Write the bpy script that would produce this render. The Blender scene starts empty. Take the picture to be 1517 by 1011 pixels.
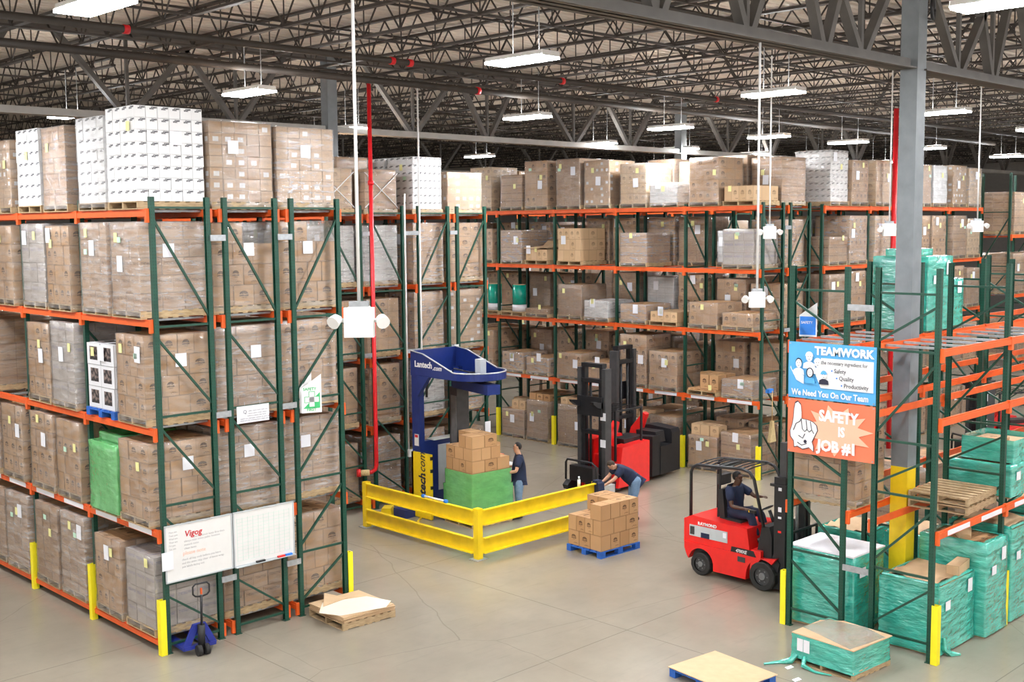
import bpy, bmesh, math, random
from mathutils import Vector, Matrix
S = bpy.context.scene
COL = S.collection
R = math.radians
rnd = random.Random(11)
ORD = ['first', 'second', 'third', 'fourth', 'fifth', 'sixth', 'seventh', 'eighth', 'ninth', 'tenth', 'eleventh', 'twelfth']

# ------------------------------------------------------------------ helpers
class MB:
    def __init__(s): s.v = []; s.f = []; s.uv = []; s.sm = []
    def add(s, vs, fs, uvs=None, smooth=False):
        o = len(s.v); s.v += [tuple(p) for p in vs]
        for i, f in enumerate(fs):
            s.f.append([o + k for k in f]); s.uv.append(uvs[i] if uvs else None); s.sm.append(smooth)
        return s
    def box(s, x0, x1, y0, y1, z0, z1):
        vs = [(x0,y0,z0),(x1,y0,z0),(x1,y1,z0),(x0,y1,z0),(x0,y0,z1),(x1,y0,z1),(x1,y1,z1),(x0,y1,z1)]
        q = [(0,0),(1,0),(1,1),(0,1)]
        return s.add(vs, [(3,2,1,0),(4,5,6,7),(0,1,5,4),(1,2,6,5),(2,3,7,6),(3,0,4,7)], [q]*6)
    def bar(s, p, q, w, h=None, up=(0,0,1)):
        h = h or w; p = Vector(p); q = Vector(q); d = (q-p).normalized(); u = Vector(up)
        if abs(d.dot(u)) > .98: u = Vector((1,0,0))
        a = d.cross(u).normalized()*w/2; b = a.cross(d).normalized()*h/2
        vs = [p-a-b, p+a-b, p+a+b, p-a+b, q-a-b, q+a-b, q+a+b, q-a+b]
        return s.add(vs, [(0,1,2,3),(7,6,5,4),(4,5,1,0),(5,6,2,1),(6,7,3,2),(7,4,0,3)])
    def tube(s, pts, r, n=8, caps=True):
        pts = [Vector(p) for p in pts]; rs = r if isinstance(r, (list, tuple)) else [r]*len(pts); rings = []; prev = None
        for i, p in enumerate(pts):
            d = (pts[min(i+1, len(pts)-1)] - pts[max(i-1, 0)]).normalized()
            if prev is None:
                u = Vector((0,0,1)) if abs(d.z) < .95 else Vector((1,0,0)); prev = d.cross(u).normalized()
            a = (prev - d*prev.dot(d)).normalized(); prev = a; b = d.cross(a)
            rings.append([p + (a*math.cos(t*2*math.pi/n) + b*math.sin(t*2*math.pi/n))*rs[i] for t in range(n)])
        vs = [v for g in rings for v in g]; fs = []
        for i in range(len(rings)-1):
            for t in range(n):
                fs.append((i*n+t, i*n+(t+1) % n, (i+1)*n+(t+1) % n, (i+1)*n+t))
        s.add(vs, fs, smooth=n > 6)
        if caps:
            o = len(s.v)-len(vs)
            for c in (list(range(n))[::-1], list(range(len(vs)-n, len(vs)))):
                s.f.append([o+k for k in c]); s.uv.append(None); s.sm.append(False)
        return s
    def cyl(s, p, q, r, n=16): return s.tube([p, q], r, n)
    def prism(s, pts, axis, a, b):
        """outline pts (2d) in the plane normal to axis, from a to b along it"""
        def P(u, v, t): return {'x': (t,u,v), 'y': (u,t,v), 'z': (u,v,t)}[axis]
        n = len(pts); ar = sum(pts[i][0]*pts[(i+1) % n][1]-pts[(i+1) % n][0]*pts[i][1] for i in range(n))
        if (ar < 0) != (axis == 'y'): pts = pts[::-1]
        if a > b: a, b = b, a
        vs = [P(u, v, a) for u, v in pts] + [P(u, v, b) for u, v in pts]
        fs = [tuple(range(n))[::-1], tuple(range(n, 2*n))] + [(i, (i+1) % n, n+(i+1) % n, n+i) for i in range(n)]
        return s.add(vs, fs)
    def ell(s, c, r, n=12, m=8):
        c = Vector(c); vs = [c+Vector((0,0,-r[2]))]; fs = []
        for j in range(1, m):
            for i in range(n):
                a = 2*math.pi*i/n; t = -math.pi/2+math.pi*j/m
                vs.append(c+Vector((r[0]*math.cos(a)*math.cos(t), r[1]*math.sin(a)*math.cos(t), r[2]*math.sin(t))))
        vs.append(c+Vector((0,0,r[2]))); L = len(vs)-1
        for i in range(n):
            fs.append((0, 1+(i+1) % n, 1+i)); fs.append((L, L-n+i, L-n+(i+1) % n))
            for j in range(m-2):
                fs.append((1+j*n+i, 1+j*n+(i+1) % n, 1+(j+1)*n+(i+1) % n, 1+(j+1)*n+i))
        return s.add(vs, fs, smooth=True)
    def mesh(s, name, mat):
        me = bpy.data.meshes.new(name); me.from_pydata(s.v, [], s.f)
        if any(s.uv):
            l = me.uv_layers.new(name='UVMap'); k = 0
            for f, uv in zip(s.f, s.uv):
                for i in range(len(f)):
                    l.data[k].uv = uv[i] if uv else (.5, .5); k += 1
        if any(s.sm): me.polygons.foreach_set('use_smooth', s.sm)
        me.materials.append(mat); me.update(); return me
    def build(s, name, mat, parent=None, loc=(0,0,0), rot=(0,0,0)): return ob(name, s.mesh(name, mat), parent, loc, rot)

def ob(name, data, parent=None, loc=(0,0,0), rot=(0,0,0), scale=None):
    o = bpy.data.objects.new(name, data); COL.objects.link(o); o.location = loc; o.rotation_euler = rot
    if scale: o.scale = scale
    if parent: o.parent = parent
    return o
def tag(o, label, cat, group=None, kind=None):
    if label: o['label'] = label
    if cat: o['category'] = cat
    if group: o['group'] = group
    if kind: o['kind'] = kind
    return o
def thing(name, label, cat, loc=(0,0,0), rz=0, group=None):
    return tag(ob(name, None, None, loc, (0,0,rz)), label, cat, group)
def struct(o): o['kind'] = 'structure'; return o
TEXTS = []
def text(body, size, mat, parent, loc, rot, name='lettering', bold=.0, ext=.002, align='LEFT', sx=1.0, shear=0):
    c = bpy.data.curves.new(name, 'FONT'); c.body = body; c.size = size; c.extrude = ext; c.offset = bold; c.align_x = align; c.shear = shear
    c.resolution_u = 2; o = ob(name, c, parent, loc, rot, (sx, 1, 1)); TEXTS.append((o, mat)); return o

# ------------------------------------------------------------------ materials
class N:
    def __init__(s, name):
        s.m = bpy.data.materials.new(name); s.m.use_nodes = True; s.t = s.m.node_tree; s.b = s.t.nodes['Principled BSDF']; s.o = s.t.nodes['Material Output']
    def n(s, typ, ins=None, **kw):
        x = s.t.nodes.new(typ)
        for k, v in kw.items(): setattr(x, k, v)
        for k, v in (ins or {}).items(): s.set(x.inputs[k], v)
        return x
    def set(s, i, v):
        if isinstance(v, bpy.types.NodeSocket): s.t.links.new(v, i)
        else: i.default_value = (*v, 1) if isinstance(v, tuple) and len(v) == 3 and len(i.default_value) == 4 else v
    def math(s, op, a, b=None, c=None):
        x = s.n('ShaderNodeMath', {0: a}, operation=op)
        if b is not None: s.set(x.inputs[1], b)
        if c is not None: s.set(x.inputs[2], c)
        return x.outputs[0]
    def mix(s, f, a, b):
        x = s.n('ShaderNodeMix', data_type='RGBA'); s.set(x.inputs[0], f); s.set(x.inputs[6], a); s.set(x.inputs[7], b); return x.outputs[2]
    def ramp(s, f, lo, hi, a=0.0, b=1.0):
        x = s.n('ShaderNodeMapRange', {0: f, 1: lo, 2: hi, 3: a, 4: b}); return x.outputs[0]
    def noise(s, scale, detail=3, vec=None, rough=.5):
        x = s.n('ShaderNodeTexNoise', {'Scale': scale, 'Detail': detail, 'Roughness': rough})
        if vec: s.set(x.inputs['Vector'], vec)
        return x.outputs['Fac']
    def coord(s, kind='Object', scale=(1,1,1)):
        c = s.n('ShaderNodeTexCoord').outputs[kind]
        return s.n('ShaderNodeMapping', {'Vector': c, 'Scale': scale}).outputs[0]
    def bump(s, h, st=.3, d=.01):
        x = s.n('ShaderNodeBump', {'Strength': st, 'Distance': d, 'Height': h}); s.set(s.b.inputs['Normal'], x.outputs[0]); return x.outputs[0]
def P(name, col, rough=.5, metal=0, var=.12, scale=6, spec=.5, coat=0, emis=None, bump=0):
    k = N(name); k.set(k.b.inputs['Roughness'], rough); k.set(k.b.inputs['Metallic'], metal); k.set(k.b.inputs['Specular IOR Level'], spec)
    k.set(k.b.inputs['Coat Weight'], coat)
    nz = k.noise(scale, 4, k.coord())
    d = tuple(c*(1-var) for c in col); e = tuple(min(1, c*(1+var)) for c in col)
    k.set(k.b.inputs['Base Color'], k.mix(k.ramp(nz, .3, .7), d, e))
    if bump: k.bump(nz, bump)
    if emis: k.set(k.b.inputs['Emission Color'], emis[0]); k.set(k.b.inputs['Emission Strength'], emis[1])
    return k.m
M = {}
M['green'] = None
def post_mat(name, col):
    k = N(name); c = k.n('ShaderNodeTexCoord').outputs['Object']; sp = k.n('ShaderNodeSeparateXYZ', {0: c})
    z = k.math('FRACT', k.math('MULTIPLY', sp.outputs[2], 19.0)); ax = k.math('ABSOLUTE', sp.outputs[0]); ay = k.math('ABSOLUTE', sp.outputs[1])
    hz = k.math('LESS_THAN', k.math('ABSOLUTE', k.math('SUBTRACT', z, .5)), .22)
    hx = k.math('LESS_THAN', k.math('ABSOLUTE', k.math('SUBTRACT', ax, .019)), .006)
    hy = k.math('LESS_THAN', k.math('ABSOLUTE', k.math('SUBTRACT', ay, .019)), .005)
    h = k.math('MULTIPLY', hz, k.math('MAXIMUM', hx, hy))
    nz = k.noise(5, 5, c)
    base = k.mix(k.ramp(nz, .3, .7), tuple(v*.8 for v in col), tuple(v*1.2 for v in col))
    k.set(k.b.inputs['Base Color'], k.mix(k.math('MULTIPLY', h, .75), base, (.004, .008, .006))); k.set(k.b.inputs['Roughness'], .42)
    return k.m
M['green'] = post_mat('rack_green_paint', (.007, .062, .038))
M['brace'] = P('rack_green_brace', (.010, .058, .036), .4)
M['orange'] = P('rack_orange_paint', (.78, .115, .018), .42, scale=3)
M['galv'] = P('galvanised_steel', (.42, .44, .46), .4, .55, .15, 14)
M['yellow'] = P('safety_yellow_paint', (.92, .64, .01), .42, scale=4, var=.1)
M['byellow'] = P('bright_yellow_plastic', (.95, .82, .02), .45, var=.04)
M['white'] = P('white_paint', (.8, .8, .8), .4, var=.03)
M['wboard'] = P('whiteboard_enamel', (.78, .77, .75), .22, var=.02)
M['paper'] = P('white_paper', (.82, .82, .86), .6, var=.03)
M['ypaper'] = P('yellow_paper', (.85, .8, .35), .6, var=.03)
M['gpaper'] = P('pale_green_paper', (.55, .78, .6), .6, var=.03)
M['black'] = P('black_paint', (.014, .014, .016), .42, var=.2)
M['rubber'] = P('black_rubber', (.022, .021, .02), .75, var=.2)
M['dgrey'] = P('dark_grey_steel', (.06, .06, .062), .45, .2, .15)
M['mgrey'] = P('mid_grey_steel', (.2, .205, .21), .5, .3, .12)
M['lgrey'] = P('light_grey_panel', (.5, .53, .54), .45, var=.05)
M['red'] = P('truck_red_paint', (.82, .018, .016), .3, var=.06, coat=.3)
M['pipe_red'] = P('sprinkler_pipe_red', (.72, .012, .018), .4)
M['blue'] = P('machine_blue_paint', (.012, .03, .17), .35, var=.1)
M['bpallet'] = P('pallet_blue_paint', (.02, .12, .48), .6, var=.2, scale=9)
M['jack'] = P('pallet_jack_blue', (.015, .03, .27), .4)
M['truss'] = P('dark_roof_steel', (.042, .033, .027), .55, .1, .2, 3)
M['truss_g'] = P('grey_girder_steel', (.115, .105, .095), .55, .1, .15, 3)
M['column'] = P('grey_column_paint', (.2, .22, .235), .5, var=.1, scale=5)
M['deck'] = P('cream_roof_deck', (.68, .61, .53), .7, var=.06, scale=.6)
M['wall'] = P('wall_panel', (.35, .33, .31), .8, var=.06)
M['skin'] = P('light_skin', (.62, .34, .22), .5, var=.04)
M['skin_d'] = P('dark_skin', (.09, .04, .022), .5, var=.04)
M['navy'] = P('navy_tshirt', (.012, .02, .055), .85, var=.15)
M['navyp'] = P('navy_trousers', (.014, .02, .05), .85, var=.15)
M['jeans'] = P('blue_jeans', (.16, .25, .38), .85, var=.15, scale=12)
M['hair'] = P('brown_hair', (.035, .018, .009), .7, var=.3, scale=30)
M['hair_b'] = P('black_hair', (.01, .008, .007), .7)
M['shoe'] = P('dark_shoe', (.02, .018, .016), .6)
M['banner_b'] = P('banner_blue', (.10, .42, .80), .45, var=.05, scale=2)
M['banner_o'] = P('banner_orange', (.86, .20, .10), .45, var=.05, scale=2)
M['banner_p'] = P('banner_peach', (.93, .50, .34), .45, var=.04, scale=2)
M['ink'] = P('black_ink', (.02, .02, .045), .6)
M['gink'] = P('grey_ink', (.12, .12, .14), .6)
M['sgreen'] = P('sign_green', (.05, .5, .17), .5)
M['sblue'] = P('sign_blue', (.03, .22, .75), .5)
M['rink'] = P('red_ink', (.6, .02, .03), .6)
M['fgrey'] = P('faint_grey_ink', (.42, .42, .43), .6)
M['fgreen'] = P('faint_green_ink', (.50, .68, .60), .6)
M['card'] = P('loose_cardboard_sheet', (.60, .41, .24), .75, var=.06)
M['foam'] = P('cream_paper_sheet', (.82, .72, .58), .7, var=.03)
M['straw'] = P('broom_straw', (.62, .48, .24), .85, var=.2, scale=40)
M['wood_h'] = P('wood_handle', (.65, .43, .2), .6)
M['tealroll'] = P('teal_film_roll', (.0, .33, .24), .25, coat=.5, var=.2)
M['boxwhite'] = P('white_light_housing', (.85, .84, .82), .5, var=.02)
M['uplamp'] = P('lamp_top_slot', (.9, .9, .9), .5, emis=((1, .95, .88), 13.0))
M['lamp'] = P('lit_tubes', (.9, .9, .9), .5, emis=((.93, .96, 1.0), 62.0))
def wood():
    k = N('pallet_wood'); v = k.coord(scale=(3, 3, 14)); nz = k.noise(3, 5, v); oi = k.n('ShaderNodeObjectInfo').outputs['Random']
    c = k.mix(k.ramp(nz, .3, .7), (.36, .24, .12), (.60, .44, .25)); c = k.mix(k.math('MULTIPLY', oi, .35), c, (.30, .21, .13))
    k.set(k.b.inputs['Base Color'], c); k.set(k.b.inputs['Roughness'], .8); return k.m
M['wood'] = wood()
def carton(name, a, b, ink, logo=1.0, band=0.0, sticker=0.0, corner=0.0, hlines=0.0, tape=1.0, rough=.7, seamf=.42):
    """corrugated board; the UV unit is one carton, so prints and seams repeat per carton and vary with it"""
    k = N(name); uv = k.n('ShaderNodeUVMap', uv_map='UVMap').outputs[0]; sp = k.n('ShaderNodeSeparateXYZ', {0: uv}); oi = k.n('ShaderNodeObjectInfo').outputs['Random']
    u, v = sp.outputs[0], sp.outputs[1]; fu, fv = k.math('FRACT', u), k.math('FRACT', v)
    cell = k.n('ShaderNodeCombineXYZ', {0: k.math('FLOOR', u), 1: k.math('FLOOR', v), 2: k.math('MULTIPLY', oi, 77.0)}).outputs[0]
    wn = k.n('ShaderNodeTexWhiteNoise', {0: cell}); r1 = wn.outputs[0]; rc = k.n('ShaderNodeSeparateXYZ', {0: wn.outputs[1]}); r2, r3 = rc.outputs[1], rc.outputs[2]
    tc = k.n('ShaderNodeTexCoord').outputs['Object']; nz = k.noise(3.5, 4, tc)
    col = k.mix(k.math('ADD', k.math('MULTIPLY', r1, .6), k.math('MULTIPLY', nz, .4)), a, b)
    def inside(x, lo, hi): return k.math('MULTIPLY', k.math('GREATER_THAN', x, lo), k.math('LESS_THAN', x, hi))
    def rect(x0, x1, y0, y1): return k.math('MULTIPLY', inside(fu, x0, x1), inside(fv, y0, y1))
    pn = k.n('ShaderNodeTexNoise', {'Vector': k.n('ShaderNodeVectorMath', {0: uv, 1: (9.0, 26.0, 1.0)}, operation='MULTIPLY').outputs[0], 'Scale': 1.0, 'Detail': 2.0}).outputs['Fac']
    if logo:
        dx = k.math('DIVIDE', k.math('SUBTRACT', fu, .5), .22); dy = k.math('DIVIDE', k.math('SUBTRACT', fv, .55), .17)
        rr = k.math('ADD', k.math('MULTIPLY', dx, dx), k.math('MULTIPLY', dy, dy))
        arc = k.math('MULTIPLY', k.math('MULTIPLY', inside(rr, .05, 1.0), k.math('GREATER_THAN', fv, .56)), k.math('GREATER_THAN', pn, .36))
        m = k.math('MAXIMUM', arc, k.math('MULTIPLY', rect(.27, .73, .45, .53), k.math('GREATER_THAN', pn, .42)))
        m = k.math('MAXIMUM', m, k.math('MULTIPLY', rect(.36, .64, .37, .41), k.math('GREATER_THAN', pn, .5)))
        m = k.math('MAXIMUM', m, k.math('MULTIPLY', rect(.5, .9, .12, .2), k.math('GREATER_THAN', pn, .5)))
        col = k.mix(k.math('MULTIPLY', k.math('MULTIPLY', m, k.math('GREATER_THAN', r2, .35)), .85*logo), col, ink)
    if band: col = k.mix(k.math('MULTIPLY', k.math('MULTIPLY', rect(.08, .92, .60, .78), k.math('GREATER_THAN', pn, .46)), band), col, ink)
    if corner: col = k.mix(k.math('MULTIPLY', k.math('MULTIPLY', k.math('MAXIMUM', rect(.35, .75, .70, .84), rect(.5, .97, .80, .95)), k.math('GREATER_THAN', pn, .40)), corner), col, ink)
    if hlines: col = k.mix(k.math('MULTIPLY', k.math('GREATER_THAN', k.noise(1, 3, k.n('ShaderNodeVectorMath', {0: uv, 1: (2.5, 18.0, 1.0)}, operation='MULTIPLY').outputs[0]), .56), hlines), col, ink)
    if sticker: col = k.mix(k.math('MULTIPLY', k.math('MULTIPLY', rect(.28, .74, .25, .68), k.math('GREATER_THAN', r3, 1-sticker)), .9), col, (.80, .79, .78))
    if tape: col = k.mix(k.math('MULTIPLY', inside(fu, .485, .515), .22*tape), col, (.42, .30, .18))
    e = .022
    seam = k.math('MAXIMUM', k.math('MAXIMUM', k.math('LESS_THAN', fu, e), k.math('GREATER_THAN', fu, 1-e)), k.math('MAXIMUM', k.math('LESS_THAN', fv, e*1.2), k.math('GREATER_THAN', fv, 1-e*1.2)))
    col = k.mix(k.math('MULTIPLY', seam, seamf), col, tuple(c*.35 for c in a))
    k.set(k.b.inputs['Base Color'], col); k.set(k.b.inputs['Roughness'], rough); k.set(k.b.inputs['Specular IOR Level'], .3)
    h = k.math('SUBTRACT', k.math('MULTIPLY', nz, .25), seam); k.bump(h, .5, .012)
    return k.m
KA, KB, INK = (.42, .228, .102), (.58, .355, .18), (.07, .035, .02)
M['c_logo'] = carton('kraft_logo_carton', KA, KB, INK, 1)
M['c_plain'] = carton('kraft_plain_carton', (.34, .19, .095), (.48, .295, .155), INK, .25, hlines=.35)
M['c_band'] = carton('kraft_banded_carton', (.37, .205, .10), (.51, .315, .17), INK, 0, band=.55)
M['c_stick'] = carton('kraft_stickered_carton', (.42, .25, .13), (.56, .36, .20), INK, .2, sticker=.4)
M['c_light'] = carton('light_kraft_carton', (.55, .36, .20), (.68, .48, .29), INK, .6)
M['c_white'] = carton('white_printed_carton', (.78, .77, .77), (.83, .83, .83), (.03, .03, .04), 0, corner=.9, tape=.05, seamf=.12)
M['c_whitep'] = carton('plain_white_carton', (.68, .67, .66), (.78, .78, .78), (.3, .3, .33), 0, band=.25, tape=.2)
M['c_grey'] = carton('grey_carton', (.40, .34, .30), (.50, .44, .40), (.15, .15, .3), 0, band=.45, tape=.3)
M['c_panel'] = carton('white_carton_dark_panels', (.66, .66, .68), (.76, .76, .78), (.02, .02, .025), 0, sticker=0)
def panelmat():
    k = N('white_carton_dark_windows'); uv = k.n('ShaderNodeUVMap', uv_map='UVMap').outputs[0]; sp = k.n('ShaderNodeSeparateXYZ', {0: uv})
    fu, fv = k.math('FRACT', sp.outputs[0]), k.math('FRACT', sp.outputs[1])
    i = lambda x, a, b: k.math('MULTIPLY', k.math('GREATER_THAN', x, a), k.math('LESS_THAN', x, b))
    m = k.math('MULTIPLY', i(fu, .2, .8), i(fv, .22, .85)); nz = k.noise(14, 3, k.coord())
    dark = k.mix(k.ramp(nz, .45, .6), (.015, .012, .014), (.22, .16, .14))
    c = k.mix(m, (.72, .72, .74), dark); s = k.math('MAXIMUM', k.math('LESS_THAN', fu, .02), k.math('LESS_THAN', fv, .03))
    k.set(k.b.inputs['Base Color'], k.mix(k.math('MULTIPLY', s, .6), c, (.2, .2, .2))); k.set(k.b.inputs['Roughness'], .5); return k.m
M['c_panel'] = panelmat()
def film(name, col, tint, lo, hi, rough=.16, streak=16, g=(.025, .5), b=.7):
    k = N(name); v = k.coord(scale=(1.6, 1.6, streak)); n1 = k.noise(1.5, 4, v, .65); n2 = k.noise(4.5, 3, k.coord(scale=(1, 1, 2.2)))
    a = k.ramp(k.math('ADD', k.math('MULTIPLY', n1, .6), k.math('MULTIPLY', n2, .4)), .38, .66, lo, hi)
    k.set(k.b.inputs['Base Color'], col); k.set(k.b.inputs['Roughness'], rough); k.set(k.b.inputs['Specular IOR Level'], .8)
    bn = k.bump(k.math('ADD', n1, k.math('MULTIPLY', n2, 1.0)), b, .032)
    t = k.n('ShaderNodeBsdfTransparent', {'Color': (*tint, 1)}); mx = k.n('ShaderNodeMixShader', {0: a, 1: t.outputs[0], 2: k.b.outputs[0]})
    gl = k.n('ShaderNodeBsdfGlossy', {'Color': (1, 1, 1, 1), 'Roughness': .2, 'Normal': bn}); fr = k.n('ShaderNodeFresnel', {'IOR': 1.45, 'Normal': bn})
    mx = k.n('ShaderNodeMixShader', {0: k.ramp(fr.outputs[0], 0, 1, *g), 1: mx.outputs[0], 2: gl.outputs[0]})
    k.t.links.new(mx.outputs[0], k.o.inputs[0]); return k.m
M['film1'] = film('clear_stretch_film', (.92, .89, .86), (1, 1, 1), .03, .26, .12, 8)
M['film2'] = film('hazy_stretch_film', (.92, .88, .85), (.99, .98, .97), .10, .42, .12, 11)
M['teal'] = film('teal_stretch_film', (.06, .60, .47), (.30, .86, .75), .58, .92, .12, 7, (.05, .8), 1.0)
M['gfilm'] = film('green_stretch_film', (.20, .66, .24), (.40, .92, .46), .55, .72, .14, 2, (.04, .6), .6)

# ------------------------------------------------------------------ camera
cam = bpy.data.cameras.new('camera'); co = bpy.data.objects.new('camera', cam); COL.objects.link(co); S.camera = co
CAMROT = [[0.712691, 0.075266, -0.697429], [-0.701425, 0.064216, -0.709844], [-0.00864, 0.995094, 0.09856]]
co.matrix_world = Matrix([[*CAMROT[0], -8.79], [*CAMROT[1], -17.05], [*CAMROT[2], 6.9], [0, 0, 0, 1]])
cam.sensor_width = 36; cam.lens = 40.791; cam.clip_end = 400
S.view_settings.view_transform = 'Standard'; S.view_settings.look = 'None'; S.view_settings.exposure = 1.8; S.view_settings.gamma = 1
S.cycles.adaptive_threshold = .025; S.cycles.max_bounces = 5; S.cycles.diffuse_bounces = 3; S.cycles.glossy_bounces = 2; S.cycles.transparent_max_bounces = 10
S.cycles.caustics_reflective = False; S.cycles.caustics_refractive = False; S.cycles.sample_clamp_indirect = 4
w = bpy.data.worlds.new('World'); S.world = w; w.use_nodes = True
w.node_tree.nodes['Background'].inputs[0].default_value = (1, .95, .9, 1); w.node_tree.nodes['Background'].inputs[1].default_value = .42

# ------------------------------------------------------------------ floor, walls, roof deck
def floor_mat():
    k = N('polished_concrete'); c = k.n('ShaderNodeTexCoord').outputs['Object']
    n1 = k.noise(.45, 5, c, .6); n2 = k.noise(3.2, 5, c, .65); sp = k.n('ShaderNodeSeparateXYZ', {0: c})
    base = k.mix(k.ramp(n1, .35, .65), (.285, .245, .19), (.325, .285, .222)); base = k.mix(k.ramp(n2, .45, .8, 0, .22), base, (.235, .205, .165))
    sv = k.n('ShaderNodeMapping', {'Vector': c, 'Rotation': (0, 0, .5), 'Scale': (.6, 7, 1)}).outputs[0]
    base = k.mix(k.ramp(k.noise(1.3, 3, sv, .7), .58, .74, 0, .25), base, (.19, .165, .13))
    def joint(x, off, per, wd):
        f = k.math('FRACT', k.math('DIVIDE', k.math('ADD', x, off), per)); return k.math('LESS_THAN', f, wd/per)
    j = k.math('MAXIMUM', joint(sp.outputs[0], 100.6, 5.08, .016), joint(sp.outputs[1], 102.4, 5.43, .016))
    vc = k.n('ShaderNodeTexVoronoi', {'Vector': k.n('ShaderNodeMixRGB', {0: .12, 1: c, 2: k.n('ShaderNodeTexNoise', {'Vector': c, 'Scale': 1.2}).outputs[1]}).outputs[0], 'Scale': .16}, feature='DISTANCE_TO_EDGE').outputs[0]
    j2 = k.math('MULTIPLY', k.math('LESS_THAN', vc, .0009), .5)
    base = k.mix(k.math('MULTIPLY', k.math('MAXIMUM', j, j2), .6), base, (.12, .10, .085))
    k.set(k.b.inputs['Base Color'], base); k.set(k.b.inputs['Roughness'], k.ramp(n1, .3, .7, .13, .26)); k.set(k.b.inputs['Specular IOR Level'], .55)
    k.bump(k.math('SUBTRACT', k.math('MULTIPLY', n1, .05), j), .12, .01); return k.m
X0, X1, Y0, Y1, ZD = -32, 76, -34, 62, 11.6
struct(MB().box(X0, X1, Y0, Y1, -.2, 0).build('floor', floor_mat()))
def outer_wall(name, a, b, c, d): struct(MB().box(a, b, c, d, 0, ZD+.3).build(name, M['wall']))
outer_wall('wall_back', X0-.2, X1+.2, Y1, Y1+.2); outer_wall('wall_right', X1, X1+.2, Y0, Y1)
# fluted roof deck: ribs run along X
m = MB(); vs = []; y = -28.0; prof = []
while y < Y1:
    prof += [(y, 0), (y+.16, 0), (y+.18, .05), (y+.27, .05)]; y += .29
for (yy, zz) in prof: vs += [(-24, yy, ZD+zz), (X1, yy, ZD+zz)]
m.add(vs, [(2*i, 2*i+1, 2*i+3, 2*i+2) for i in range(len(prof)-1)]); m.box(-24, X1, -28, Y1, ZD+.06, ZD+.3)
struct(m.build('ceiling', M['deck']))
M['truss_lamplit'] = P('girder_steel_lamplit_tint', (.42, .40, .37), .5, .1, .1, 3)  # girder grey lightened: lamp light painted into the farther bottom chords

# camera frustum test used only to leave out roof steel that the place hides for good
CX, CY = -8.79, -17.05
def seen(x, y, marg=4.0):
    dx, dy = x-CX, y-CY; d = (dx+dy)*.7071; l = (dx-dy)*.7071
    return d > -2 and abs(l) < d*.47+marg
GY = [-24.07, -7.75, 8.57, 24.89, 41.21]; CXS = [-5.6, 9.65, 24.9, 40.15, 55.4]
# bar joists along Y (1.905 m apart), sitting on the girders
JL = 16.32; zb, zt = 10.72, 11.5
def joist_mesh(full=True):
    m = MB(); e = .7
    m.box(-.065, .065, 0, JL, zt+.0, zt+.05); m.box(-.06, .06, e, JL-e, zb, zb+.05)
    n = 13; st = (JL-2*e)/n
    m.bar((0, .05, zt), (0, e+.1, zb+.03), .03)
    m.bar((0, JL-.05, zt), (0, JL-e-.1, zb+.03), .03)
    for i in range(n):
        a, b = e+i*st, e+(i+1)*st; c = (a+b)/2
        m.bar((0, a, zb+.03), (0, c, zt), .026); m.bar((0, c, zt), (0, b, zb+.03), .026); m.bar((0, a, zb+.03), (0, a, zt), .02)
    return m.mesh('roof_joist', M['truss'])
jm = joist_mesh(); nj = 0
for gi, gy in enumerate(GY):
    for k in range(-10, 35):
        x = 9.65+1.905*k+.09
        if x > X1-1 or not any(seen(x, gy+t) for t in (0, 4, 8, 12, 16)): continue
        if math.hypot(x-CX, gy+8-CY) > 84 or gy+JL > Y1: continue
        o = ob('roof_joist', jm, None, (x, gy, 0)); nj += 1
        z = ['before the roof girder that meets the grey column', 'between the first two girders, above the wrapper', 'past the second girder, above the back racks', 'past the third girder, far down the roof', 'at the very far end of the roof'][gi]
        tag(o, 'dark open-web steel roof joist '+z, 'roof joist', 'roof joists '+z)
# girders along X with columns under them
def girder(name, label, gy, segs, mat):
    r = thing(name, label, 'girder', (0, gy, 0)); zb_, zt_ = 9.41, 11.42
    for (xa, xb, nodes) in segs:
        m = MB()
        for s in (-1, 1): m.box(xa, xb, s*.05-.045*(s < 0), s*.05+.045*(s > 0), zb_, zb_+.17); m.box(xa, xb, s*.10-.10, s*.10+.10, zb_, zb_+.025)
        m.build('bottom_chord', M['truss_lamplit'] if gy > 0 else mat, r)
        m = MB()
        for s in (-1, 1): m.box(xa, xb, s*.13-.05, s*.13+.05, zt_-.16, zt_)
        m.build('top_chord', mat, r)
        for (x, hw, vert) in nodes:
            for s in (-1, 1): MB().bar((x+s*.06, 0, zb_+.1), (x+s*hw, 0, zt_-.08), .11, .15, (0, 1, 0)).build('web_member', mat, r)
            if vert: MB().bar((x, 0, zb_+.1), (x, 0, zt_-.08), .07, .07, (0, 1, 0)).build('web_member', mat, r)
    return r
bay = lambda a: [(a+2.88, 1.7, 1), (a+5.77, 1.2, 1), (a+9.6, 1.7, 1), (a+12.45, 1.5, 1)]
nd = [(8.0, 1.35, 1), (6.88, .8, 0), (4.89, .95, 1), (2.92, .95, 1), (.95, .95, 1), (-1.0, .95, 1)]
nr = [(11.4, 1.5, 1), (12.79, .8, 1), (14.8, .95, 1), (16.8, .95, 1), (18.8, .95, 1), (20.8, .95, 1), (22.8, 1.2, 1)]
girder('roof_girder', 'heavy grey steel roof girder crossing the top corner beside the yellow-footed column', GY[1], [(-3.0, 9.47, nd), (9.83, 24.7, nr)], M['truss_g'])
girder('roof_girder', 'grey roof girder seen above the back racks, with V-shaped web members', GY[2], [(-5.4, 9.47, bay(-5.6)), (9.83, 24.72, bay(9.65)), (25.08, 40, bay(24.9)), (40.3, 55.2, bay(40.15))], M['truss_g'])
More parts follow.
